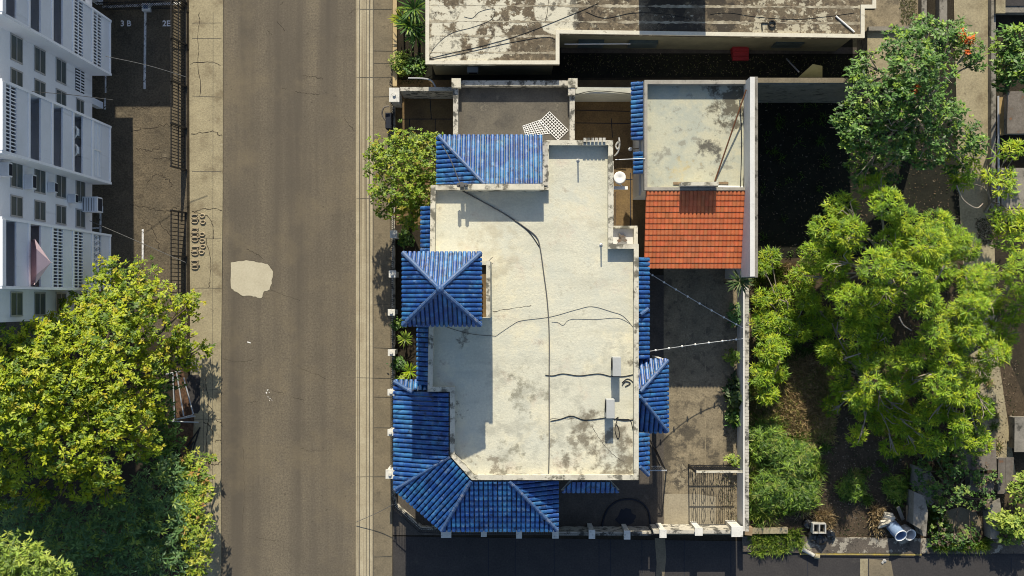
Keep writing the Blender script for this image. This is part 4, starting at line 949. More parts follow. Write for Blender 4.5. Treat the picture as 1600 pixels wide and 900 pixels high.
# chamfer and south fence
sf = thing('street_fence', 'black iron fence with white posts along the shaded side street', 'fence', P(900, 835, 0))
for x, y, w, h in [(697, 834, 16, 13), (756, 834, 9, 10), (811, 835, 9, 13), (868, 835, 10, 13), (925, 835, 10, 14), (980, 836, 10, 14), (1036, 834, 11, 13), (1092, 831, 12, 12), (1152, 831, 18, 16)]:
    a, b = P(x - w / 2, y - h / 2, 2.1), P(x + w / 2, y + h / 2, 2.1); mb = MB(); mb.box(a.x + .05, b.y + .05, 0, b.x - .05, a.y - .05, 1.95); mb.box(a.x, b.y, 1.953, b.x, a.y, 2.1); mb.build('post', m_post, sf)
pts = [P(612, 783, 1.7), P(614, 795, 1.7), P(655, 832, 1.7), P(690, 834, 1.7)]
mb = MB(); mr2 = MB()
for a, b in zip(pts, pts[1:]): mb.bar((a.x, a.y, .25), (b.x, b.y, .25), .16, .5); railing(mr2, a, b, .5, 1.7)
mb.build('plinth', m_parapet2, sf); mr2.build('railing', m_iron, sf)
a, b = P(690, 834.5, 1.7), P(1036, 835, 1.7); mb = MB(); mb.box(a.x, a.y - .1, 0, P(868, 0, 1).x, a.y + .1, .75); mb.box(P(868, 0, 1).x, a.y - .1, 0, P(1018, 0, 1.7).x, a.y + .1, 1.6); mb.build('plinth', m_parapet2, sf)
mb = MB(); railing(mb, a, b, .75, 1.75); mb.build('railing', m_iron, sf)
a, b = P(1016, 832, 1.9), P(1160, 832, 1.9); mb = MB(); mb.box(a.x + .2, a.y - .1, 0, b.x, a.y + .1, 1.75); mb.build('wall', m_parapet2, sf)
# ornate gate
og = thing('ornate_gate', 'tall ornate black iron gate with a white top beam inside the yard', 'gate', P(1125, 740, 0))
a, b = P(1088, 737, 2.5), P(1161, 737, 2.5); gy = a.y
mb = MB(); mb.box(a.x, gy - .06, 2.42, b.x, gy + .06, 2.55); mb.build('beam', m_parapet, og)
mb = MB(); n = 20
for i in range(n + 1):
    x = a.x + .1 + (b.x - a.x - .2) * i / n; mb.bar((x, gy, .1), (x, gy, 2.42), .03)
for z in (.12, .85, 1.65, 2.38): mb.bar((a.x, gy, z), (b.x, gy, z), .05)
for z in (.5, 1.25, 2.0):
    for i in range(5):
        x = a.x + .3 + (b.x - a.x - .6) * i / 4
        for s in (-1, 1): mb.tube([(x + s * (.02 + .1 * math.sin(q * math.pi / 6)), gy + .02, z + .3 - q * .1) for q in range(7)], .022, 4)
mb.build('grille', m_iron, og)
mb = MB(); mb.box(a.x - .08, gy - .08, 0, a.x + .0, gy + .08, 2.415); mb.build('post', m_iron, og)
gl = thing('side_gate', 'narrow iron gate leaf standing open at the house corner', 'gate', P(1030, 715, 0))
mb = MB(); g0, g1 = P(1021, 693, 2.0), P(1041, 735, 2.0); railing(mb, g0, g1, .1, 2.0, .12, .03); mb.build('leaf', m_iron, gl)
mb = MB(); mb.bar(P(1010, 735, 2.0), P(1041, 735, 2.0), .06); mb.bar(P(1041, 735, .02), P(1041, 735, 2.0), .08); railing(mb, P(1024, 736, 2), P(1040, 736, 2), .1, 2.0, .1, .025); mb.build('frame', m_greymetal, gl)
# yard side wall
sw = thing('yard_wall', 'long low white wall between the paved yard and the overgrown lot', 'wall', P(1165, 640, 0))
a, b = P(1158, 448, 1.7), P(1169, 830, 1.7); mb = MB(); mb.box(a.x + .12, b.y, 0, b.x - .003, a.y, 1.7); mb.build('wall', m_wallw, sw)
mb = MB(); r_ = random.Random(8)
y = b.y
while y < a.y - .2:
    mb.box(b.x - .2, y, 1.703, b.x + .03, y + .18, 1.78); y += .2
mb.build('coping', m_parapet2, sw)
# planter bed with a border in the dark corner yard
tp = thing('planter_ring', 'arched low kerb round a dark planting hole in the corner yard', 'planter', P(980, 805, 0))
mb = MB(); pth = [P(941, 832, .06), P(942, 815, .06), P(950, 795, .06), P(965, 783, .06), P(985, 780, .06), P(1003, 786, .06), P(1014, 802, .06), P(1016, 832, .06)]
mb.tube(smooth_path(pth, 6), .06, 6); mb.build('kerb', m_inside, tp)
mb = MB(); r_ = random.Random(12); c = P(978, 809, .03); mb.poly([(c.x + (.62 + r_.uniform(-.18, .18)) * math.cos(k * math.pi / 10), c.y + (.55 + r_.uniform(-.18, .18)) * math.sin(k * math.pi / 10), .03) for k in range(20)]); mb.build('soil', m_inside, tp)
# north wall of the overgrown lot
nw = thing('lot_wall', 'tall weathered wall closing the dark end of the overgrown lot', 'wall', P(1280, 126, 0))
a, b = P(1184, 122, 5.6), P(1378, 131, 5.6); mb = MB(); mb.box(WX1 + .003, b.y, 0, b.x, a.y - .05, 5.6); mb.build('wall', m_oldwall, nw)
mb = MB(); mb.box(WX1 + .003, a.y - .28, 5.603, b.x + .02, a.y, 5.68); mb.build('coping', m_conc2, nw)
# shed by the wall top right
sh = thing('flat_shed', 'low concrete shed roof behind the tree at the top right', 'shed', P(1400, 85, 0))
a, b = P(1358, 42, 2.2), P(1446, 124, 2.2); mb = MB(); mb.box(a.x, b.y, 0, b.x, a.y - .1, 2.0); mb.build('wall', m_oldwall, sh)
mb = MB(); mb.box(a.x - .05, b.y, 2.003, b.x, a.y - .25, 2.05); mb.build('roof', m_conc, sh)
mb = MB(); mb.box(a.x - .06, a.y - .247, 2.003, b.x + .1, a.y, 2.3); mb.build('parapet', m_oldwall, sh)
sheet('yard', [(1345, -200), (1447, -200), (1447, 50), (1345, 50)], .05, m_yard)
for x0, x1, lab in ((1440, 1448, 'narrow wall beside the weedy strip at the top right'), (1468, 1480, 'wall between the dark channel and the concrete path')):
    t = thing('garden_wall', lab, 'wall', P(x0, 0, 0)); a, b = P(x0, -60, .6), P(x1, 42 if x0 < 1450 else 60, .6); mb = MB(); mb.box(a.x, b.y, 0, b.x, a.y, .6); mb.build('wall', m_oldwall, t)
t = thing('path_wall', 'long thin dark wall along the right side of the concrete path', 'wall', P(1555, 200, 0))
a, b = P(1549, -80, .5), P(1556, 330, .5); mb = MB(); mb.box(a.x, b.y, 0, b.x, a.y, .5); mb.build('wall', m_oldwall, t)
mb = MB(); mb.tube([(b.x + .1, P(0, 150, .6).y, .6), (b.x + .12, b.y, .6)], .07, 6); mb.build('rail', m_greymetal, t)
# olive board and pole in the dark strip
t = thing('olive_board', 'pale olive folded board leaning on the tall lot wall', 'board', P(1267, 115, 0)); mb = MB()
zz = 3.2; p = [P(1247, 121, zz - 1.2), P(1270, 100, zz), P(1285, 103, zz), P(1285, 121, zz - 1.2)]; mb.poly(p); mb.poly([q - Vector((0, 0, .05)) for q in reversed(p)])
for i in range(4): mb.poly([p[i] - Vector((0, 0, .05)), p[(i + 1) % 4] - Vector((0, 0, .05)), p[(i + 1) % 4], p[i]])
mb.build('board', m_olive, t); mb = MB(); mb.bar((P(1283, 110, 2.2).x, P(1283, 108, 2).y, 0), P(1283, 108, 2.6), .07); mb.build('prop', m_wood, t)
mb = MB(); mb.tube([P(1229, 92, .4), P(1248, 112, 2.2)], .05, 6); tag(mb.build('white_pole', m_greymetal), 'pale pole slanting in the dark strip beside the olive board', 'pole')
# right edge buildings
t = thing('edge_house', 'light grey low flat roof corner at the top right edge of the photo', 'house', P(1590, 0, 0)); a, b = P(1557, -120, .8), P(1571, 18, .8)
mb = MB(); mb.box(a.x, b.y, 0, a.x + 12, a.y, .6); mb.build('wall', m_oldwall, t); mb = MB(); mb.box(a.x - .02, b.y - .1, .603, b.x, a.y, .8); mb.build('roof', m_conc, t); mb = MB(); mb.box(b.x + .003, b.y + .4, .603, a.x + 12, a.y, .66); mb.build('lower_roof', m_side, t)
t = thing('dark_shack', 'dark stained shack roof by the ochre wall on the right edge', 'shack', P(1595, 180, 0)); a, b = P(1577, 145, 1.2), P(1640, 206, 1.2)
mb = MB(); mb.box(a.x, b.y, 0, b.x, a.y, 1.0); mb.build('wall', m_oldwall, t); mb = MB(); mb.obox(((a.x + b.x) / 2, (a.y + b.y) / 2, 1.2), ((b.x - a.x) / 2 + .1, 0, .1), (0, (a.y - b.y) / 2 + .1, 0), (0, 0, .05)); mb.build('roof', m_rust, t)
t = thing('ochre_wall', 'short ochre painted wall beside the dark shack', 'wall', P(1566, 185, 0)); a, b = P(1560, 152, .5), P(1571, 210, .5); mb = MB(); mb.box(a.x, b.y, 0, b.x, a.y, .5); mb.build('wall', m_ochre, t)
t = thing('brown_wall', 'brown earth coloured wall stub on the right edge below the shack', 'wall', P(1580, 300, 0)); a, b = P(1566, 262, .6), P(1640, 325, .6); mb = MB(); mb.box(a.x, b.y, 0, b.x, a.y, .5); mb.build('wall', m_oldwall, t)
mb = MB(); mb.box(a.x - .1, b.y - .4, .1, b.x, b.y - .05, .6); mb.build('coping', m_conc2, t)
# ruined shacks bottom right
r_ = random.Random(17)
def shack(name, lab, px0, py0, px1, py1, z, mat, tilt=(0, 0), cat='shack'):
    a, b = P(px0, py0, z), P(px1, py1, z); t = thing(name, lab, cat, ((a.x + b.x) / 2, (a.y + b.y) / 2, 0))
    mb = MB(); mb.box(a.x + .12, b.y + .12, 0, b.x - .12, a.y - .12, z - .25); mb.build('wall', m_oldwall, t)
    hx, hy = (b.x - a.x) / 2, (a.y - b.y) / 2; n = max(2, int(hx * 2 / .7))
    mb = MB()
    for i in range(n):
        x = a.x + (i + .5) * (b.x - a.x) / n; mb.obox((x, (a.y + b.y) / 2 + r_.uniform(-.06, .06), z + tilt[0] * (x - (a.x + b.x) / 2) + (i % 2) * .03), (hx / n + .02, 0, tilt[0] * hx / n), (0, hy, tilt[1] * hy), (0, 0, .02))
    mb.build('roof', mat, t); return t
shack('lean_to', 'grey rusted sheet roof on the right of the ruins', 1560, 715, 1582, 772, 1.1, m_rust, (.05, .05), 'lean-to')
shack('lean_to', 'dark patched sheet roof covered by vines among the ruins', 1500, 690, 1556, 735, 1.2, m_rust, (0, -.06), 'lean-to')
shack('lean_to', 'lower dark sheet roof beside the vines in the ruins', 1516, 740, 1552, 770, 1.0, m_rust, (.03, .04), 'lean-to')
shack('lean_to', 'pale boarded roof at the right edge above the ruins', 1585, 650, 1640, 705, 1.0, m_oldwall, (-.04, .03), 'lean-to')
t = thing('ruined_wall', 'broken weathered wall slab beside the two drums', 'wall', P(1440, 795, 0)); mb = MB(); mb.prism([(p.x, p.y) for p in PL([(1428, 768), (1445, 775), (1450, 800), (1447, 838), (1443, 838), (1440, 828), (1427, 820)], 1.2)], 0, 1.2); mb.build('wall', m_oldwall, t)
t = thing('ruined_wall', 'grey wall stub leaning under vines above the broken slab', 'wall', P(1445, 745, 0)); mb = MB(); mb.prism([(p.x, p.y) for p in PL([(1430, 728), (1452, 735), (1475, 770), (1455, 790), (1430, 765)], .9)], 0, .9); mb.build('wall', m_oldwall, t)
sheet('cement_patch', [(1472, 820), (1478, 798), (1500, 792), (1525, 800), (1535, 820), (1528, 838), (1510, 842), (1500, 825), (1485, 832)], .06, m_conc2)
t = thing('ruined_wall', 'upright grey wall post at the right end of the ruins', 'wall', P(1556, 820, 0)); mb = MB(); mb.prism([(p.x, p.y) for p in PL([(1545, 792), (1562, 778), (1566, 806), (1560, 842), (1548, 842)], .9)], 0, .9); mb.build('wall', m_oldwall, t)
def drum(px, py, lean, r, h, lab, mat):
    c = P(px, py, 0); top = Vector((c.x + lean[0], c.y + lean[1], h)); t = thing('drum', lab, 'drum', c, 'plastic drums by the ruins')
    mb = MB(); d = (top - c)
    n = 20; ax = d.normalized(); e = ax.cross(Vector((0, 1, 0))).normalized(); g = ax.cross(e)
    prof = [(r * .92, 0), (r, .08), (r, .45), (r * 1.05, .5), (r, .55), (r, .95), (r * 1.06, 1.0), (r * .85, 1.0), (r * .84, .25), (0, .25)]
    k0 = len(mb.v)
    for rr, s in prof:
        for q in range(n):
            a = 2 * math.pi * q / n; mb.v.append(tuple(c + d * s + (e * math.cos(a) + g * math.sin(a)) * rr))
    for i in range(len(prof) - 1):
        for q in range(n): a = k0 + i * n + q; b = k0 + i * n + (q + 1) % n; mb.face((a, b, b + n, a + n))
    mb.build('barrel', mat, t, smooth=True); mb = MB()
    mb.tube([top + (e * math.cos(q * math.pi / 8) + g * math.sin(q * math.pi / 8)) * r * 1.0 for q in range(17)], .03, 6, cap=False); mb.build('rim', m_plastic, t); return t
drum(1392, 819, (.25, -.5), .38, 1.0, 'blue grey drum tipped towards the side street', m_bluedrum)
drum(1412, 827, (.15, -.2), .36, .7, 'white rimmed drum standing right of the blue grey drum', m_greymetal)
t = thing('foam_slab', 'crumpled pale slab leaning behind the blue grey drum', 'slab', P(1385, 808, 0)); mb = MB()
for i in range(5):
    c = P(1384 + r_.uniform(-4, 5), 806 + i * 3.5, .25 + r_.uniform(0, .3)); mb.obox(c, (r_.uniform(.2, .3), r_.uniform(-.1, .1), .05), (.05, r_.uniform(.1, .2), .1), (0, -.05, .06))
mb.build('chunk', m_parapet2, t)
t = thing('white_plank', 'two pale planks leaning together above the white rimmed drum', 'plank', P(1412, 800, 0)); mb = MB(); mb.bar(P(1403, 792, .6), P(1411, 812, .1), .22, .05); mb.build('board', m_oldwall, t); mb = MB(); mb.bar(P(1417, 790, .5), P(1417, 812, .1), .12, .05); mb.build('board', m_wood, t)
# rubbish pile
def blob(mb, c, r, seed, sq=.7):
    rr = random.Random(seed); k0 = len(mb.v); n = 9; m = 6
    for i in range(m + 1):
        for q in range(n):
            th = math.pi * i / m; ph = 2 * math.pi * q / n; d = Vector((math.sin(th) * math.cos(ph), math.sin(th) * math.sin(ph), math.cos(th)))
            k = r * (1 + .28 * noise.noise(d * 2.3 + Vector((seed, 0, 0))) + rr.uniform(-.07, .07)); mb.v.append((c[0] + d.x * k, c[1] + d.y * k, c[2] + d.z * k * sq))
    for i in range(m):
        for q in range(n): a = k0 + i * n + q; b = k0 + i * n + (q + 1) % n; mb.face((a, b, b + n, a + n))
for i, (x, y, r, lab) in enumerate([(1262, 818, .32, 'black rubbish bag behind the discarded cabinet'), (1270, 838, .34, 'black rubbish bag left of the discarded cabinet'), (1283, 842, .40, 'big black rubbish bag in front of the discarded cabinet'), (1296, 832, .34, 'black rubbish bag right of the discarded cabinet'), (1300, 838, .22, 'small black bag at the right end of the rubbish pile')]):
    c = P(x, y, r * .65); t = thing('rubbish_bag', lab, 'rubbish bag', (c.x, c.y, 0), 'rubbish bags on the pavement'); mb = MB(); blob(mb, c, r, i + 2); mb.build('bag', m_bag, t)
    mb = MB(); mb.tube([(c.x, c.y, r * 1.25), (c.x + .05, c.y + .03, r * 1.6)], .05, 6, .09); mb.build('knot', m_bag, t)
m_dirtyw = M('dirty_white', (.46, .45, .42), (.32, .31, .28), 4, .7, .2, 14, .25, stains=[dict(col=(.10, .09, .08), scale=6, lo=.56, hi=.62, amt=.8)])
t = thing('cabinet', 'discarded white two door cabinet lying among black bags', 'cabinet', P(1281, 827, 0)); a, b = P(1270, 818, .75), P(1291, 834, .75)
mb = MB(); mb.box(a.x, b.y, .2, b.x, b.y + .06, .75); mb.box(a.x, a.y - .06, .2, b.x, a.y, .75); mb.box(a.x, b.y + .063, .2, a.x + .08, a.y - .063, .75); mb.box(b.x - .08, b.y + .063, .2, b.x, a.y - .063, .75); cx = (a.x + b.x) / 2; mb.box(cx - .04, b.y + .063, .2, cx + .04, a.y - .063, .75); mb.box(a.x + .083, b.y + .063, .2, b.x - .083, a.y - .063, .23); mb.build('body', m_dirtyw, t)
mb = MB(); mb.box(a.x + .09, b.y + .07, .235, cx - .05, a.y - .07, .25); mb.build('panel', m_inside, t); mb = MB(); mb.box(cx + .05, b.y + .07, .235, b.x - .09, a.y - .07, .25); mb.build('panel', m_inside, t)
t = thing('pipe_roll', 'pale roll lying across the yellow kerb', 'roll', P(1266, 865, .1)); mb = MB(); mb.tube([P(1254, 858, .25), P(1272, 868, .25)], .12, 10); mb.build('roll', m_dirtyw, t, smooth=True); mb = MB(); mb.tube([P(1273, 868.5, .25), P(1280, 870, .25)], .16, 10); mb.build('end', m_conc, t)
lying('concrete_beam', 'pale concrete beam lying along the weeds at the yard corner', 'beam', (1172, 829), (1230, 828), .0, .36, .35, m_conc)
mb = MB(); mb.bar(P(1162, 828, .3), P(1174, 829, .3), .5, .6); tag(mb.build('concrete_block', m_wood), 'brown block between the corner post and the concrete beam', 'block')
t = thing('rag', 'white scrap of cloth lying on the shaded side street', 'cloth', P(1382, 876, .01)); mb = MB(); blob(mb, P(1382, 876, .05), .12, 9, .3); blob(mb, P(1379, 879, .04), .08, 10, .3); mb.build('cloth', m_dirtyw, t)

# string lights
def string_light(lab, a, b, n):
    a, b = Vector(a), Vector(b); t = thing('string_light', lab, 'string light', a, 'string lights over the yard'); f = lambda s: a.lerp(b, s) - Vector((0, 0, .5 * math.sin(math.pi * s)))
    mb = MB(); mb.tube([f(i / 14) for i in range(15)], .024, 5); mb.build('wire', m_greymetal, t)
    for i in range(n): c = f((i + .5) / n); mb = MB(); mb.lathe(c, [(0, .0), (.02, -.02), (.05, -.09), (.04, -.14), (0, -.16)], 8); mb.lathe(c, [(0, .07), (.06, .05), (.07, 0), (.06, -.05), (0, -.06)], 8); mb.build('bulb', m_plastic, t, smooth=True)
string_light('string of white bulbs running from the terracotta porch to the yard wall', P(1010, 424, 4.2), P(1160, 512, 2.5), 8)
string_light('string of white bulbs running nearly level across the dark yard', P(1014, 549, 4.6), P(1161, 529, 2.5), 7)
# cables in the air on the left
def cable(lab, pts, r=.018): 
    mb = MB(); mb.tube(smooth_path(pts, 6), r, 5); tag(mb.build('cable', m_cablegrey), lab, 'cable')
cable('thin cable from the upper balcony bay to the parking fence', [P(165, 88, 6), P(230, 102, 5), P(290, 120, 4.2)])
cable('thin cable across the second balcony bay', [P(50, 143, 14), P(110, 148, 9), P(176, 156, 5)])
cable('thin cable crossing the shaded parking bays toward the tree', [P(140, 345, 5), P(203, 372, 5), P(290, 410, 5)])
cable('thin guy wire crossing the right pavement at the fence corner', [P(556, 816, .3), P(590, 801, 1.0), P(614, 788, 1.7)])
# iron fences of the parking lot
for (y0, y1, lab) in ((-60, 266, 'long black iron fence beside the parking bays'), (333, 470, 'shorter black iron fence below the gap by the left tree')):
    t = thing('iron_fence', lab, 'fence', P(290, (y0 + y1) / 2, 0), 'iron fences of the parking lot'); x = P(290.5, 0, 0).x; ya, yb_ = P(0, y0, 0).y, P(0, y1, 0).y
    mb = MB(); n = int((ya - yb_) / (.24 if y0 > 0 else .19))
    top = 1.9
    xo = x
    for i in range(n + 1):
        y = ya + (yb_ - ya) * i / n; mb.bar((xo, y, .1), (xo - .32, y, top), .045)
    for z, xx in ((.16, 0), (top - .05, -.31), (1.0, -.15)): mb.bar((xo + xx, ya, z), (xo + xx, yb_, z), .06)
    mb.build('railing', m_iron, t)
    mb = MB(); k = 5 if y0 < 0 else 2
    for i in range(k + 1):
        y = ya + (yb_ - ya) * i / k; mb.bar((xo + .04, y, 0), (xo - .3, y, 2.0), .10)
    mb.build('post', m_iron, t)
t = thing('parking_gate', 'black iron gate across the top end of the parking bays', 'gate', P(225, 2, 0)); mb = MB(); railing(mb, P(150, 4, 1.6), P(283, 2, 1.6), .05, 1.7, .14, .03); mb.build('railing', m_iron, t)
t = thing('wheel_stop', 'small white box at the end of the painted bay line', 'box', P(228, 11, 0)); c = P(228, 11, .3); mb = MB(); mb.box(c.x - .25, c.y - .25, .007, c.x + .25, c.y + .25, .35); mb.build('box', m_white, t, bevel=.02); mb = MB(); mb.box(c.x - .14, c.y - .12, .351, c.x + .14, c.y + .12, .356); mb.build('label', m_bluedrum, t)
# broken decorative block wall on the left pavement
m_block = M('block_concrete', (.40, .335, .225), (.30, .24, .16), 2, .9, .2, 14, .2)
bk = thing('breeze_block_row', 'broken row of decorative breeze blocks on the left pavement', 'wall', P(306, 370, .12)); mb = MB()
for i in (0, 1, 3, 4, 5, 7, 8, 10, 11):
    c = P(303.5 + (i % 3) * .4, 335 + i * 7.2, .2); mb.obox((c.x + (i % 2) * .05, c.y, .17), (.2 + .03 * (i % 3), .01 * (i % 3 - 1), 0), (0, .025, 0), (0, 0, .05)); mb.tube([(c.x + .2 * math.cos(q * math.pi / 5), c.y - .14 + .11 * math.sin(q * math.pi / 5), .17) for q in range(11)], .03, 5, cap=False)
mb.build('block', m_block, bk)
mb = MB()
for x, y in [(316, 337), (317, 347), (316, 366), (316, 376), (317, 385), (315, 394)]:
    mb = MB(); c = P(x, y, .16); mb.tube([(c.x + .15 * math.cos(q * math.pi / 5), c.y + .11 * math.sin(q * math.pi / 5), .16) for q in range(11)], .045, 5, cap=False); mb.build('fragment', m_block, bk)
# mulch bed with a white pipe frame and a flat dark patch
mb = MB(); mb.prism([(p.x, p.y) for p in PL([(270, 580), (286, 580), (304, 648), (300, 700), (290, 720), (272, 690)], .1)], 0, .135); struct(mb.build('mulch_bed', m_mulch))
dark_outline = [(291, 592), (295, 586), (310, 585), (313, 590), (313, 640), (309, 646), (302, 646), (298, 630)]
mb = MB(); mb.prism([(p.x, p.y) for p in PL(dark_outline, .12)], .0, .126); struct(mb.build('asphalt_inset', m_side))
t = thing('pipe_trellis', 'white pipe frame lying over the brown mulch bed by the pavement', 'frame', P(285, 620, .13))
for a, b in (((258, 585), (282, 580)), ((270, 583), (273, 658)), ((276, 583), (287, 650)), ((287, 590), (302, 647)), ((262, 659), (302, 648)), ((266, 658), (310, 660)), ((276, 655), (305, 650))):
    mb = MB(); mb.tube([P(*a, .32), P(*b, .32)], .045, 7); mb.build('pipe', m_greymetal, t)
mb = MB(); 
for a, b in (((313, 668), (290, 700)), ((312, 668), (298, 715)), ((303, 690), (292, 705))): mb.tube([P(*a, .3), P(*b, .2)], .05, 6)
tag(mb.build('iron_scrap', m_iron), 'bent black iron scrap lying on the pavement below the mulch bed', 'scrap')

# ================================================================== VEGETATION
YG = [((.36, .42, .014), 1.2), ((.24, .33, .014), 1.1), ((.40, .37, .02), .35), ((.08, .15, .016), .8)]
TEAL = [((.08, .17, .065), 1), ((.12, .23, .07), 1), ((.20, .29, .05), .5)]
LIME = [((.32, .40, .06), 1), ((.21, .31, .04), 1), ((.10, .17, .025), .7)]
GLOSS = [((.07, .16, .03), 1.2), ((.12, .23, .045), 1), ((.20, .31, .035), .7), ((.035, .08, .022), .7)]
POM = [((.26, .40, .02), 1.3), ((.38, .46, .02), 1.0), ((.17, .30, .02), 1), ((.08, .16, .02), .4)]
ORG = [((.36, .38, .04), 1), ((.24, .33, .03), 1.3), ((.38, .22, .06), .18), ((.11, .19, .02), .8)]
# large tree at the lower left
tree('broad_tree', 'huge yellow green tree beside the apartment building and mulch bed', 'tree', (150, 640),
     [(185, 425, 6.5, .9), (215, 440, 6.5, 1.2), (165, 450, 7, .9), (250, 465, 5.5, 1.1), (285, 480, 3.6, .9), (305, 468, 3.0, .5), (205, 480, 7, 1.3), (160, 490, 8, 1.1), (118, 478, 8, .8), (240, 510, 5.5, 1.3), (290, 530, 3.2, .9), (312, 545, 2.6, .5), (300, 565, 2.6, .6), (268, 555, 4, 1.0),
      (125, 510, 10, 1.1), (85, 505, 11, .8), (180, 530, 8.5, 1.5), (80, 540, 12, 1.3), (40, 530, 13.2, 1.0), (10, 545, 13.6, 1.1), (125, 560, 11, 1.6), (225, 570, 6.5, 1.3), (40, 585, 13.4, 1.4), (-20, 590, 13.6, 1.5), (175, 600, 9.5, 1.6), (100, 620, 12, 1.6), (232, 620, 6, 1.0), (40, 650, 13, 1.6), (160, 660, 10.5, 1.6), (-30, 660, 13, 1.7), (75, 600, 13, 1.2), (10, 620, 13.4, 1.2),
      (215, 665, 7.5, 1.2), (100, 695, 11.8, 1.6), (40, 720, 12, 1.4), (165, 720, 9.8, 1.4), (220, 700, 7, .9), (-20, 730, 12, 1.4), (110, 755, 10.4, 1.1), (165, 768, 8.8, .8), (50, 780, 10.6, .8), (0, 770, 10.6, .9), (236, 650, 5.5, .8), (70, 680, 12.6, 1.1), (135, 640, 11.4, 1.1), (190, 640, 9, 1.0)],
     YG, dens=26, nleaf=12, L=.215, wid=.088, trunk_r=.5, limb_every=1, zjit=1.0, jit=.18, shrink=.86, inner=.18)
tree('shade_tree', 'dark green tree in the shade below the huge yellow green tree', 'tree', (190, 840),
     [(60, 815, 7, 1.5), (110, 830, 7, 1.6), (160, 820, 5.5, 1.5), (210, 800, 5, 1.5), (240, 770, 4.5, 1.2), (250, 830, 4.5, 1.4), (200, 860, 5, 1.5), (140, 880, 5, 1.5), (250, 880, 4.5, 1.3), (285, 850, 4, 1.0), (20, 820, 5, 1.4), (280, 800, 4, .9), (265, 735, 4, .8), (290, 760, 3.5, .7)],
     TEAL, dens=18, nleaf=11, L=.28, wid=.07, trunk_r=.25)
tree('pale_tree', 'pale green tree at the bottom left corner of the photo', 'tree', (30, 930), [(10, 868, 12.6, 1.0), (52, 878, 12.4, .9), (30, 900, 12.6, 1.2), (86, 896, 11.6, .8), (-20, 885, 12.4, 1.2), (60, 915, 12.2, 1.1), (104, 915, 11, .7)], LIME, dens=24, nleaf=10, L=.3, wid=.075, trunk_r=.2)
tree('croton_shrub', 'yellow green shrub with a few orange leaves spilling over the left pavement edge', 'shrub', (305, 800),
     [(298, 722, 2.6, .7), (314, 745, 3.2, .6), (312, 775, 3.8, .65), (298, 760, 3.4, .75), (306, 800, 4.2, .75), (316, 822, 4.3, .6), (308, 850, 4.4, .75), (313, 880, 4.4, .65), (294, 830, 4.2, .8), (288, 785, 3.6, .75), (300, 905, 4.2, .8), (330, 716, 1.4, .3), (322, 760, 2.6, .35)], ORG, dens=28, nleaf=8, L=.24, wid=.09, trunk_r=.1)
tree('dark_shrub', 'dark green shrub beside the mulch bed below the huge tree', 'shrub', (255, 690), [(255, 680, 2.5, 1.0), (245, 715, 2.5, 1.0), (270, 700, 2, .8), (280, 735, 2, .8), (250, 590, 3, 1.0), (245, 640, 3, 1.0)], GLOSS, dens=18, nleaf=9, L=.26, wid=.09, trunk_r=.1)
# street tree
tree('street_tree', 'round bright green tree by the front fence gate', 'tree', (640, 285),
     [(600, 235, 4.2, .75), (630, 222, 4.6, .8), (660, 225, 4.8, .75), (680, 215, 4.4, .3), (590, 265, 4, .7), (620, 255, 5, 1.0), (655, 255, 5, 1.0), (665, 285, 4.6, .7), (600, 300, 4.2, .8), (635, 295, 4.8, 1.0), (655, 310, 4.2, .8), (620, 325, 4, .7), (645, 335, 3.6, .7), (600, 330, 3.4, .4), (638, 350, 3.2, .4), (585, 240, 3.8, .4)],
     [((.20, .31, .02), 1.2), ((.29, .37, .025), .8), ((.32, .30, .03), .3), ((.09, .16, .018), .8)], dens=32, nleaf=10, L=.19, wid=.085, trunk_r=.16)
# front bed plants
spiky('bed_plant', 'strappy plant in the front bed just below the pyramid roof', 'plant', 633, 530, .8, 40, .55, .07, LIME)
spiky('bed_plant', 'yellowish strappy plant in the front bed beside the narrow blue eave', 'plant', 641, 580, .8, 36, .6, .06, POM)
shrub('bed_shrub', 'small leafy shrub against the fence in the front bed', 'shrub', 623, 570, .55, .8, GLOSS)
shrub('bed_shrub', 'leafy shrub at the lower end of the front bed', 'shrub', 628, 592, .5, .7, LIME)
shrub('bed_shrub', 'dark shrub between fence and narrow tile eave', 'shrub', 632, 370, .6, .9, GLOSS)
shrub('bed_shrub', 'low green shrub behind the second fence post', 'shrub', 622, 505, .45, .9, GLOSS)
# neighbour garden
for x, y, z, L, lab in ((648, 14, 2.4, 1.1, 'spiky palm nearest the top of the neighbour garden'), (640, 40, 2.0, 1.0, 'spiky palm in the middle of the neighbour garden'), (652, 56, 1.6, .9, 'spiky palm beside the peeling roof corner'), (628, 30, 1.4, .8, 'orange tinged spiky plant at the garden edge')):
    spiky('garden_palm', lab, 'palm', x, y, z, 60, L, .09, GLOSS if 'orange' not in lab else ORG, group='spiky palms in the neighbour garden')
shrub('garden_hedge', 'clipped light green hedge by the garden wall', 'hedge', 631, 100, .75, 1.0, LIME, dens=40, L=.14, wid=.08, lobes=6)
shrub('garden_hedge', 'dark shrub behind the clipped hedge', 'shrub', 652, 100, .7, 1.4, GLOSS, lobes=5)
t = thing('garden_wall', 'low beige garden wall of the neighbour beside the pavement', 'wall', P(616, 70, 0)); a, b = P(613.5, -80, .6), P(620, 134, .6); mb = MB(); mb.box(a.x, b.y, 0, b.x, a.y, .6); mb.build('wall', M('beige_wall', (.46, .36, .2), (.4, .3, .17), 2, .9, .1, 14, .1), t)
mb = MB(); mb.tube(smooth_path([P(638, 122, 2.4), P(660, 122.5, 2.5), P(674, 126, 2.4), P(681, 137, 2.2)], 5), .05, 6); tag(mb.build('pipe', m_greymetal), 'pale pipe bridging the gap behind the gate pillar', 'pipe')
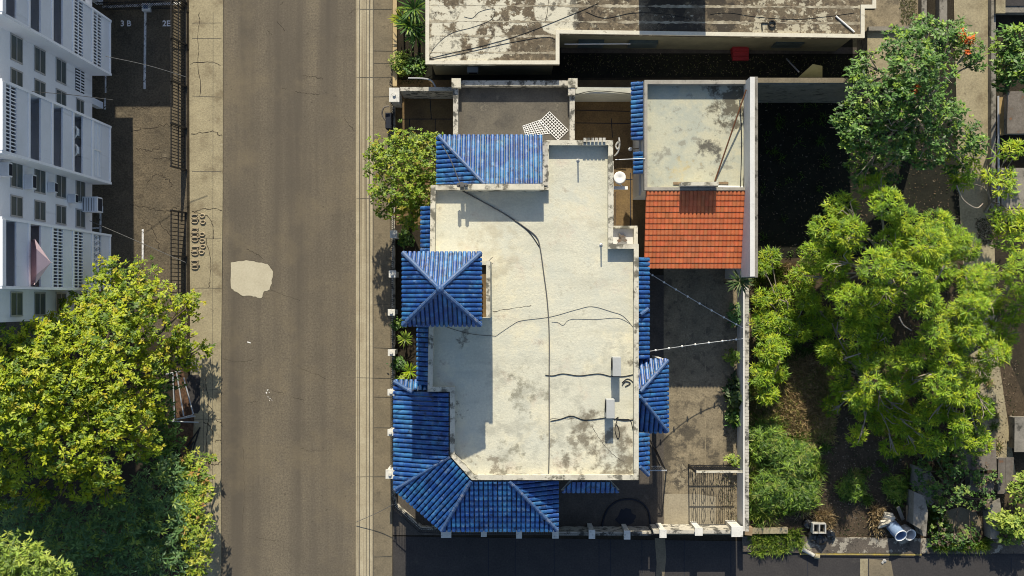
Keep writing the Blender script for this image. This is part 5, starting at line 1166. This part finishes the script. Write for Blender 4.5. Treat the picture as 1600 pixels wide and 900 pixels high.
t = thing('wall_meter', 'rusty curved meter bracket by the gate pillar on the pavement', 'meter', P(600, 180, 0)); mb = MB(); mb.tube(smooth_path([P(608, 166, 1.6), P(600, 168, 1.6), P(597, 178, 1.5), P(602, 188, 1.4)], 5), .05, 6); mb.build('bracket', m_rust, t); mb = MB(); a, b = P(602, 176, 1.3), P(612, 200, 1.3); mb.box(a.x, b.y, .5, b.x, a.y, 1.3); mb.build('box', m_inside, t)
# yard plants
spiky('dracaena', 'pale spiky dracaena on a tall stem beside the terracotta porch corner', 'dracaena', 1156, 440, 4.3, 60, .85, .10, [((.10, .15, .05), 1), ((.16, .20, .09), .8), ((.05, .10, .03), .6)])
shrub('yard_shrub', 'dark shrub under the yard wall below the agave', 'shrub', 1150, 492, .7, 1.2, TEAL)
shrub('yard_shrub', 'small bright leaved plant by the lower string of bulbs', 'shrub', 1143, 557, .45, .9, LIME, L=.26, wid=.12, dens=14)
shrub('yard_shrub', 'broad leaved plant halfway along the yard wall', 'shrub', 1147, 622, .75, 1.2, [((.055, .10, .02), 1), ((.10, .14, .03), .7), ((.025, .06, .02), .8)], L=.42, wid=.2, dens=12)
shrub('yard_shrub', 'small broad leaved plant between the other yard plants', 'shrub', 1152, 595, .45, .9, [((.05, .09, .03), 1), ((.02, .05, .02), 1)], L=.36, wid=.18, dens=12)
shrub('yard_shrub', 'dark broad leaved plant at the shaded stretch of yard wall', 'shrub', 1145, 655, .5, .9, GLOSS, L=.4, wid=.18, dens=12)
shrub('yard_shrub', 'lime green shrub just above the ornate gate', 'shrub', 1147, 718, .5, .9, LIME)
# right: trees of the overgrown lot
tree('tulip_tree', 'glossy dark green tree with orange flowers over the concrete path', 'tree', (1430, 190),
     [(1452, 32, 6.5, .6), (1498, 48, 7, .8), (1512, 78, 7, .85), (1528, 95, 6.5, .6), (1442, 65, 7.5, 1.2), (1398, 75, 7, 1.1), (1352, 98, 6.5, .8), (1338, 122, 6, .7), (1420, 108, 8.5, 1.5), (1468, 112, 8, 1.2), (1395, 150, 8.5, 1.4), (1345, 152, 7, .9), (1322, 182, 6.5, .8), (1308, 200, 6, .5), (1352, 202, 7.5, 1.2), (1440, 160, 8.5, 1.5), (1485, 180, 7.5, 1.1), (1400, 210, 8, 1.4), (1325, 235, 6, .8), (1352, 262, 5.5, .9), (1448, 225, 7, 1.4), (1508, 215, 6, .9), (1530, 228, 5.5, .6), (1500, 250, 5.5, .7), (1385, 262, 5.5, 1.0), (1485, 60, 7, .5)],
     GLOSS, dens=26, nleaf=10, L=.23, wid=.10, trunk_r=.3, shrink=.88, zjit=.9, jit=.16, inner=.2, bark=m_barkpale, mat=m_leafgl, flowers=[(1500, 53, 7.8, .3), (1516, 65, 7.6, .25), (1508, 83, 7.6, .18), (1430, 137, 9.2, .18)])
pomkw = dict(dens=46, nleaf=15, L=.29, wid=.046, spread=.8, smin=-.05, up=.3, flat=.85, inner=.2, jit=.09, lowcut=-.25, shrink=.87, zjit=1.1)
tree('feathery_tree', 'yellow green tree with feathery rounded tufts in the middle of the lot', 'tree', (1390, 440),
     [(1373, 288, 6.5, .65), (1320, 322, 6, .8), (1376, 322, 6.5, .85), (1288, 360, 5.5, .85), (1332, 365, 6.2, .9), (1413, 350, 6.5, .85), (1457, 352, 6, .85), (1482, 343, 5.5, .6), (1492, 378, 5.5, .9), (1522, 385, 5, .8), (1400, 388, 7, 1.0), (1442, 388, 6.8, 1.0), (1265, 402, 3.0, .8), (1312, 408, 5.8, .95), (1357, 418, 6.5, 1.0), (1420, 430, 6.5, 1.0), (1470, 425, 5.8, .95), (1385, 468, 6.2, 1.1), (1330, 470, 5.5, .9), (1433, 470, 6.2, .95), (1300, 448, 3.6, .8), (1262, 435, 2.4, .8), (1355, 485, 5.8, .9)],
     POM, trunk_r=.22, bark=m_barkpale, **pomkw)
tree('feathery_tree', 'looser feathery tree filling the right side of the lot', 'tree', (1500, 560),
     [(1515, 440, 5, .95), (1550, 470, 4.8, .95), (1585, 425, 5, 1.1), (1592, 478, 5, 1.0), (1490, 500, 5.5, .9), (1508, 520, 5.8, .7), (1450, 520, 5.6, .8), (1505, 480, 5.2, .9), (1502, 540, 5.8, .7), (1560, 552, 5, .8), (1535, 578, 4.2, .8), (1500, 612, 4.2, .8), (1470, 560, 4.8, .95), (1420, 555, 4.8, .9), (1460, 600, 4.6, 1.0), (1425, 600, 4.2, .8), (1455, 650, 4.2, .75), (1502, 665, 4.2, .65), (1540, 640, 4, .7), (1490, 688, 3.6, .5), (1395, 600, 4.2, .8), (1545, 520, 4.6, .8), (1575, 520, 4.2, .8), (1545, 430, 4.6, .7), (1530, 690, 2.8, .8), (1480, 640, 4.0, .8)],
     POM, trunk_r=.2, bark=m_barkpale, **pomkw)
tree('feathery_tree', 'dark cored feathery tree left of the lot centre', 'tree', (1340, 580),
     [(1300, 550, 2.2, .8), (1322, 558, 2.4, .7), (1365, 540, 4.0, .6), (1285, 545, 2.0, .5), (1335, 618, 3.0, .7), (1318, 612, 2.8, .6), (1345, 682, 3.4, .55), (1305, 640, 1.6, .5), (1358, 598, 5, .45), (1340, 520, 5, .9), (1380, 520, 5, .8), (1300, 505, 2.6, .8), (1268, 470, 2.0, .7), (1420, 665, 3.0, .8), (1395, 700, 2.2, .6), (1310, 590, 2.2, .6), (1350, 640, 2.6, .6), (1450, 690, 2.6, .7), (1375, 630, 3.2, .6), (1360, 565, 4.4, .8), (1395, 560, 4.4, .7), (1405, 640, 3, .9), (1430, 690, 2.6, .9), (1385, 660, 2.4, .8)],
     POM, trunk_r=.15, bark=m_barkpale, **pomkw)
tree('feathery_tree', 'low feathery thicket tree against the yard wall', 'tree', (1215, 520),
     [(1190, 415, 1.4, .6), (1205, 402, 1.4, .55), (1195, 505, 1.7, .8), (1200, 545, 1.8, .8), (1188, 585, 1.6, .7), (1230, 500, 1.4, .8), (1250, 515, 1.6, .7), (1225, 540, 1.4, .6), (1280, 500, 1.8, .8), (1225, 465, 1.8, .7), (1258, 470, 1.6, .7), (1188, 465, 1.4, .5), (1215, 580, 1.4, .7), (1195, 615, 1.2, .6)],
     POM, trunk_r=.1, bark=m_barkpale, **pomkw)
tree('glossy_tree', 'dark glossy tree at the right edge beside the path wall', 'tree', (1585, 100), [(1568, 62, 5, .6), (1585, 58, 5.2, .7), (1572, 85, 5, .7), (1595, 90, 5.4, .9), (1568, 110, 4.8, .6), (1590, 120, 5, .8), (1562, 132, 4.4, .35), (1615, 80, 5, 1.0)], GLOSS, dens=18, nleaf=9, L=.3, wid=.12, trunk_r=.15, mat=m_leafgl)
tree('slender_tree', 'slender sparse tree reaching over the path below the tulip tree', 'tree', (1540, 330), [(1503, 262, 4.6, .8), (1515, 240, 4.6, .5), (1500, 285, 4.4, .6), (1575, 238, 4.2, .6), (1592, 232, 4.2, .4), (1565, 285, 4.2, .65), (1575, 292, 4.2, .5), (1545, 275, 4, .4), (1560, 345, 3.6, .6), (1585, 350, 3.4, .7), (1575, 370, 3.2, .8), (1590, 330, 3, .4)], POM, dens=13, nleaf=12, L=.4, wid=.075, spread=.8, trunk_r=.09, bark=m_barkpale)
tree('lime_shrub', 'bright lime shrub at the bottom right corner on the pavement', 'shrub', (1575, 825), [(1562, 812, 1.2, .5), (1580, 820, 1.4, .6), (1595, 830, 1.2, .6), (1575, 835, 1, .5), (1600, 805, 1.3, .5), (1590, 770, 1.5, .5), (1598, 750, 1.5, .5)], LIME, dens=30, nleaf=9, L=.26, wid=.12, trunk_r=.06)
tree('vine_tangle', 'tangle of bright vines over the ruined sheet roofs', 'vine', (1500, 760), [(1490, 725, 1.6, .7), (1520, 735, 1.5, .7), (1475, 755, 1.3, .7), (1530, 755, 1.4, .5), (1500, 770, 1.6, .7), (1470, 790, 1.1, .5), (1455, 760, 1.2, .6), (1465, 825, .5, .6), (1490, 840, .5, .7), (1515, 838, .5, .6), (1460, 845, .4, .5), (1540, 780, 1.3, .5), (1495, 700, 1.8, .7), (1455, 700, 1.6, .8), (1440, 735, 1.2, .5), (1460, 780, 1.0, .5), (1435, 760, 1.1, .35), (1552, 745, 1.3, .4), (1520, 790, .7, .4)], [((.10, .20, .03), 1), ((.06, .13, .03), 1.2), ((.22, .30, .06), .5), ((.12, .09, .06), .3)], dens=22, nleaf=9, L=.17, wid=.10, trunk_r=.06)
for i, (x, y, r, h, lab) in enumerate([(1198, 690, .8, 1.5, 'bamboo like bush nearest the yard wall above the tall grass'), (1240, 725, .9, 1.4, 'bamboo like bush at the right edge of the tall grass'), (1205, 765, .9, 1.3, 'bamboo like bush beside the yard wall end'), (1252, 772, .7, 1.1, 'bamboo like bush just above the discarded cabinet'), (1330, 760, .5, .6, 'small green weed bush in the bare middle of the lot'), (1398, 765, .5, .6, 'small dim bush above the two drums')]):
    shrub('lot_bush', lab, 'bush', x, y, r * 1.5, h * .75, [((.20, .32, .03), 1), ((.12, .22, .025), 1), ((.06, .13, .02), .8), ((.26, .30, .06), .4)], dens=26, nleaf=9, L=.32, wid=.042, group='bushes of the overgrown lot', lobes=9)
for (pts_, lab) in (([(1475, 415, 6.9), (1460, 440, 6.6), (1440, 440, 6.3), (1438, 430, 6.5)], 'pale bare branch curling over the middle of the feathery trees'), ([(1405, 495, 6.9), (1412, 508, 6.8), (1424, 516, 6.6)], 'short pale forked branch on top of the feathery trees'), ([(1320, 560, 4.5), (1345, 552, 4.7)], 'pale broken twig on the left feathery tree'), ([(1495, 290, 5.5), (1505, 312, 5.2), (1525, 325, 4.9), (1536, 318, 4.6)], 'long pale curved branch hanging over the path')):
    mb = MB(); mb.tube(smooth_path([P(*p) for p in pts_], 5), .05, 6, .025); tag(mb.build('bare_branch', m_barkpale), lab, 'branch')
# tall grass and ground cover of the lot
rg = np.random.default_rng(77)
GR = [((.14, .22, .02), 1), ((.09, .16, .02), 1), ((.19, .24, .04), .6)]
SG = [((.34, .25, .13), 1), ((.22, .16, .08), 1), ((.42, .33, .19), .6)]
def tufts(name, poly, n, L0, L1, wid, pals, lab, cat, mat=None, nb=80):
    c = scatter(rg, poly, n, 0.0); B = []; T = []; Nn = []; Cc = []; Wd = []
    for p in c:
        k = int(nb * rg.uniform(.5, 1.4)); L = rg.uniform(L0, L1); pal = pals[rg.integers(len(pals))]
        a = rg.uniform(0, 6.28, k); e = rg.uniform(.35, 1.45, k); d = np.stack([np.cos(a) * np.cos(e), np.sin(a) * np.cos(e), np.sin(e)], 1)
        d2 = np.stack([np.cos(a) * np.cos(e - .7), np.sin(a) * np.cos(e - .7), np.sin(e - .7)], 1); ln = L * rg.uniform(.5, 1.1, (k, 1)); b = p + rg.normal(0, .1, (k, 3)) * np.array([1, 1, 0])
        m_ = b + d * ln * .6; t_ = m_ + d2 * ln * .5; cl = np.array(pal)[rg.integers(len(pal), size=k)] * rg.uniform(.7, 1.3, (k, 1)); nr = np.array([0, .6, .7]) + rg.normal(0, .35, (k, 3))
        B += [b, b + d * ln * .4]; T += [m_ + d * ln * .1, t_]; Nn += [nr, nr]; Cc += [cl, cl]; Wd += [np.full(k, wid * .62)] * 2
    stuff(leaves_object(name, mat or m_leaf, np.concatenate(B), np.concatenate(T), np.concatenate(Wd), np.concatenate(Nn), np.concatenate(Cc)), lab, cat)
gA = [(.20, .30, .025), (.13, .22, .02), (.26, .32, .05)]; gB = [(.08, .16, .02), (.12, .20, .03)]; gC = [(.30, .24, .12), (.22, .17, .08), (.20, .26, .06)]
tufts('tall_grass', [(1172, 655), (1205, 640), (1235, 660), (1262, 700), (1284, 738), (1270, 772), (1252, 800), (1225, 790), (1200, 818), (1172, 812)], 190, .3, 1.05, .055, [gA, gA, gB, gB, gC], 'ragged tall grass and weeds along the yard wall of the lot', 'grass')
tufts('undergrowth', [(1172, 400), (1225, 420), (1290, 560), (1300, 640), (1290, 760), (1420, 700), (1440, 560), (1560, 600), (1560, 700), (1430, 790), (1300, 780), (1172, 640)], 190, .2, .65, .06, [gB, gC, gB, [(.05, .11, .02), (.09, .15, .03)]], 'patchy low undergrowth on the brown soil of the lot', 'undergrowth')
tufts('dry_grass', [(1178, 610), (1232, 556), (1300, 580), (1300, 690), (1262, 700), (1232, 650), (1178, 665)], 150, .35, .9, .065, [[(.42, .32, .16), (.30, .22, .11)], [(.36, .26, .13), (.24, .24, .07)], gC], 'straw coloured clumps of dry grass sloping below the feathery trees', 'dry grass', m_dry)
tufts('weed', [(1172, 832), (1235, 826), (1262, 850), (1235, 862), (1172, 862)], 40, .2, .55, .06, [gB, gA], 'ragged weeds over the pavement beside the pale beam', 'weeds')
tufts('weed', [(1190, 150), (1300, 150), (1300, 400), (1190, 400)], 40, .2, .5, .06, [gB], 'sparse dim weeds in the walled dark corner of the lot', 'weeds', nb=20)
pts = np.concatenate([scatter(rg, [(1172, 655), (1215, 640), (1250, 680), (1282, 720), (1280, 760), (1245, 800), (1175, 815)], 500), scatter(rg, [(1172, 590), (1210, 590), (1235, 660), (1172, 660)], 500), scatter(rg, [(1185, 400), (1225, 420), (1225, 480), (1180, 480)], 500), scatter(rg, [(1170, 832), (1250, 825), (1250, 850), (1170, 850)], 60), scatter(rg, [(1452, 800), (1475, 800), (1475, 850), (1545, 842), (1540, 856), (1455, 856)], 420)])
stuff(blades('ground_cover', rg, pts, .5, .05, GR, .6, 1.0, nb=7), 'short green ground cover between the taller clumps of the lot', 'grass')
pts = np.concatenate([scatter(rg, [(1225, 565), (1260, 555), (1295, 590), (1290, 660), (1240, 680), (1215, 620)], 1500), scatter(rg, [(1172, 615), (1225, 600), (1250, 650), (1225, 690), (1175, 680)], 900), scatter(rg, [(1220, 415), (1262, 420), (1265, 455), (1235, 450)], 500), scatter(rg, [(1185, 440), (1222, 440), (1225, 480), (1185, 480)], 350), scatter(rg, [(1275, 800), (1298, 800), (1298, 822), (1275, 822)], 160), scatter(rg, [(1362, 790), (1375, 790), (1375, 830), (1362, 830)], 80)])
stuff(blades('dry_grass', rg, pts, .55, .045, SG, .7, 1.0, m_dry, nb=6), 'straw coloured dry grass between the feathery trees', 'dry grass')
def litter(name, polys, pal, L, lab, cat, z=.03):
    ps = np.concatenate([scatter(rg, p, n, z) for p, n in polys]); m = len(ps); a = rg.uniform(0, 6.28, m)
    d = np.stack([np.cos(a), np.sin(a), rg.uniform(-.1, .35, m)], 1) * (L * rg.uniform(.5, 1.4, (m, 1)))
    nr = np.stack([rg.normal(0, .3, m), rg.normal(0, .3, m), np.ones(m)], 1); cols = np.array([c for c, _ in pal]); w = np.array([w for _, w in pal]); w = w / w.sum()
    stuff(leaves_object(name, m_dry, ps, ps + d, np.full(m, L * .45), nr, cols[rg.choice(len(pal), m, p=w)] * rg.uniform(.6, 1.3, (m, 1))), lab, cat)
litter('leaf_litter', [([(1185, 140), (1500, 140), (1500, 400), (1185, 400)], 1600), ([(1172, 480), (1500, 420), (1440, 850), (1172, 840)], 9000), ([(1525, 342), (1552, 340), (1556, 380), (1530, 385)], 900), ([(1440, 560), (1590, 560), (1590, 850), (1440, 850)], 2500)], [((.16, .12, .08), 1), ((.09, .07, .045), 1.3), ((.24, .20, .15), .4), ((.035, .05, .02), .6)], .13, 'fallen brown leaves scattered over the lot soil', 'leaf litter')
litter('leaf_litter', [([(1115, 742), (1160, 742), (1160, 825), (1140, 825), (1125, 780)], 420), ([(1125, 640), (1158, 640), (1158, 720), (1140, 720)], 160)], [((.30, .26, .18), 1), ((.16, .12, .07), 1), ((.10, .12, .05), .4)], .10, 'pale fallen leaves along the foot of the yard wall', 'leaf litter', .03)
litter('weed', [([(1405, -20), (1432, -20), (1430, 38), (1408, 38)], 500), ([(880, 84), (1330, 88), (1330, 118), (880, 118)], 900), ([(260, 640), (300, 640), (300, 720), (270, 720)], 300), ([(620, 110), (660, 110), (660, 132), (620, 132)], 160)], [((.10, .10, .04), 1), ((.05, .06, .025), 1), ((.16, .13, .09), .5)], .12, 'low weeds in the strips beside the neighbour house', 'weeds', .07)
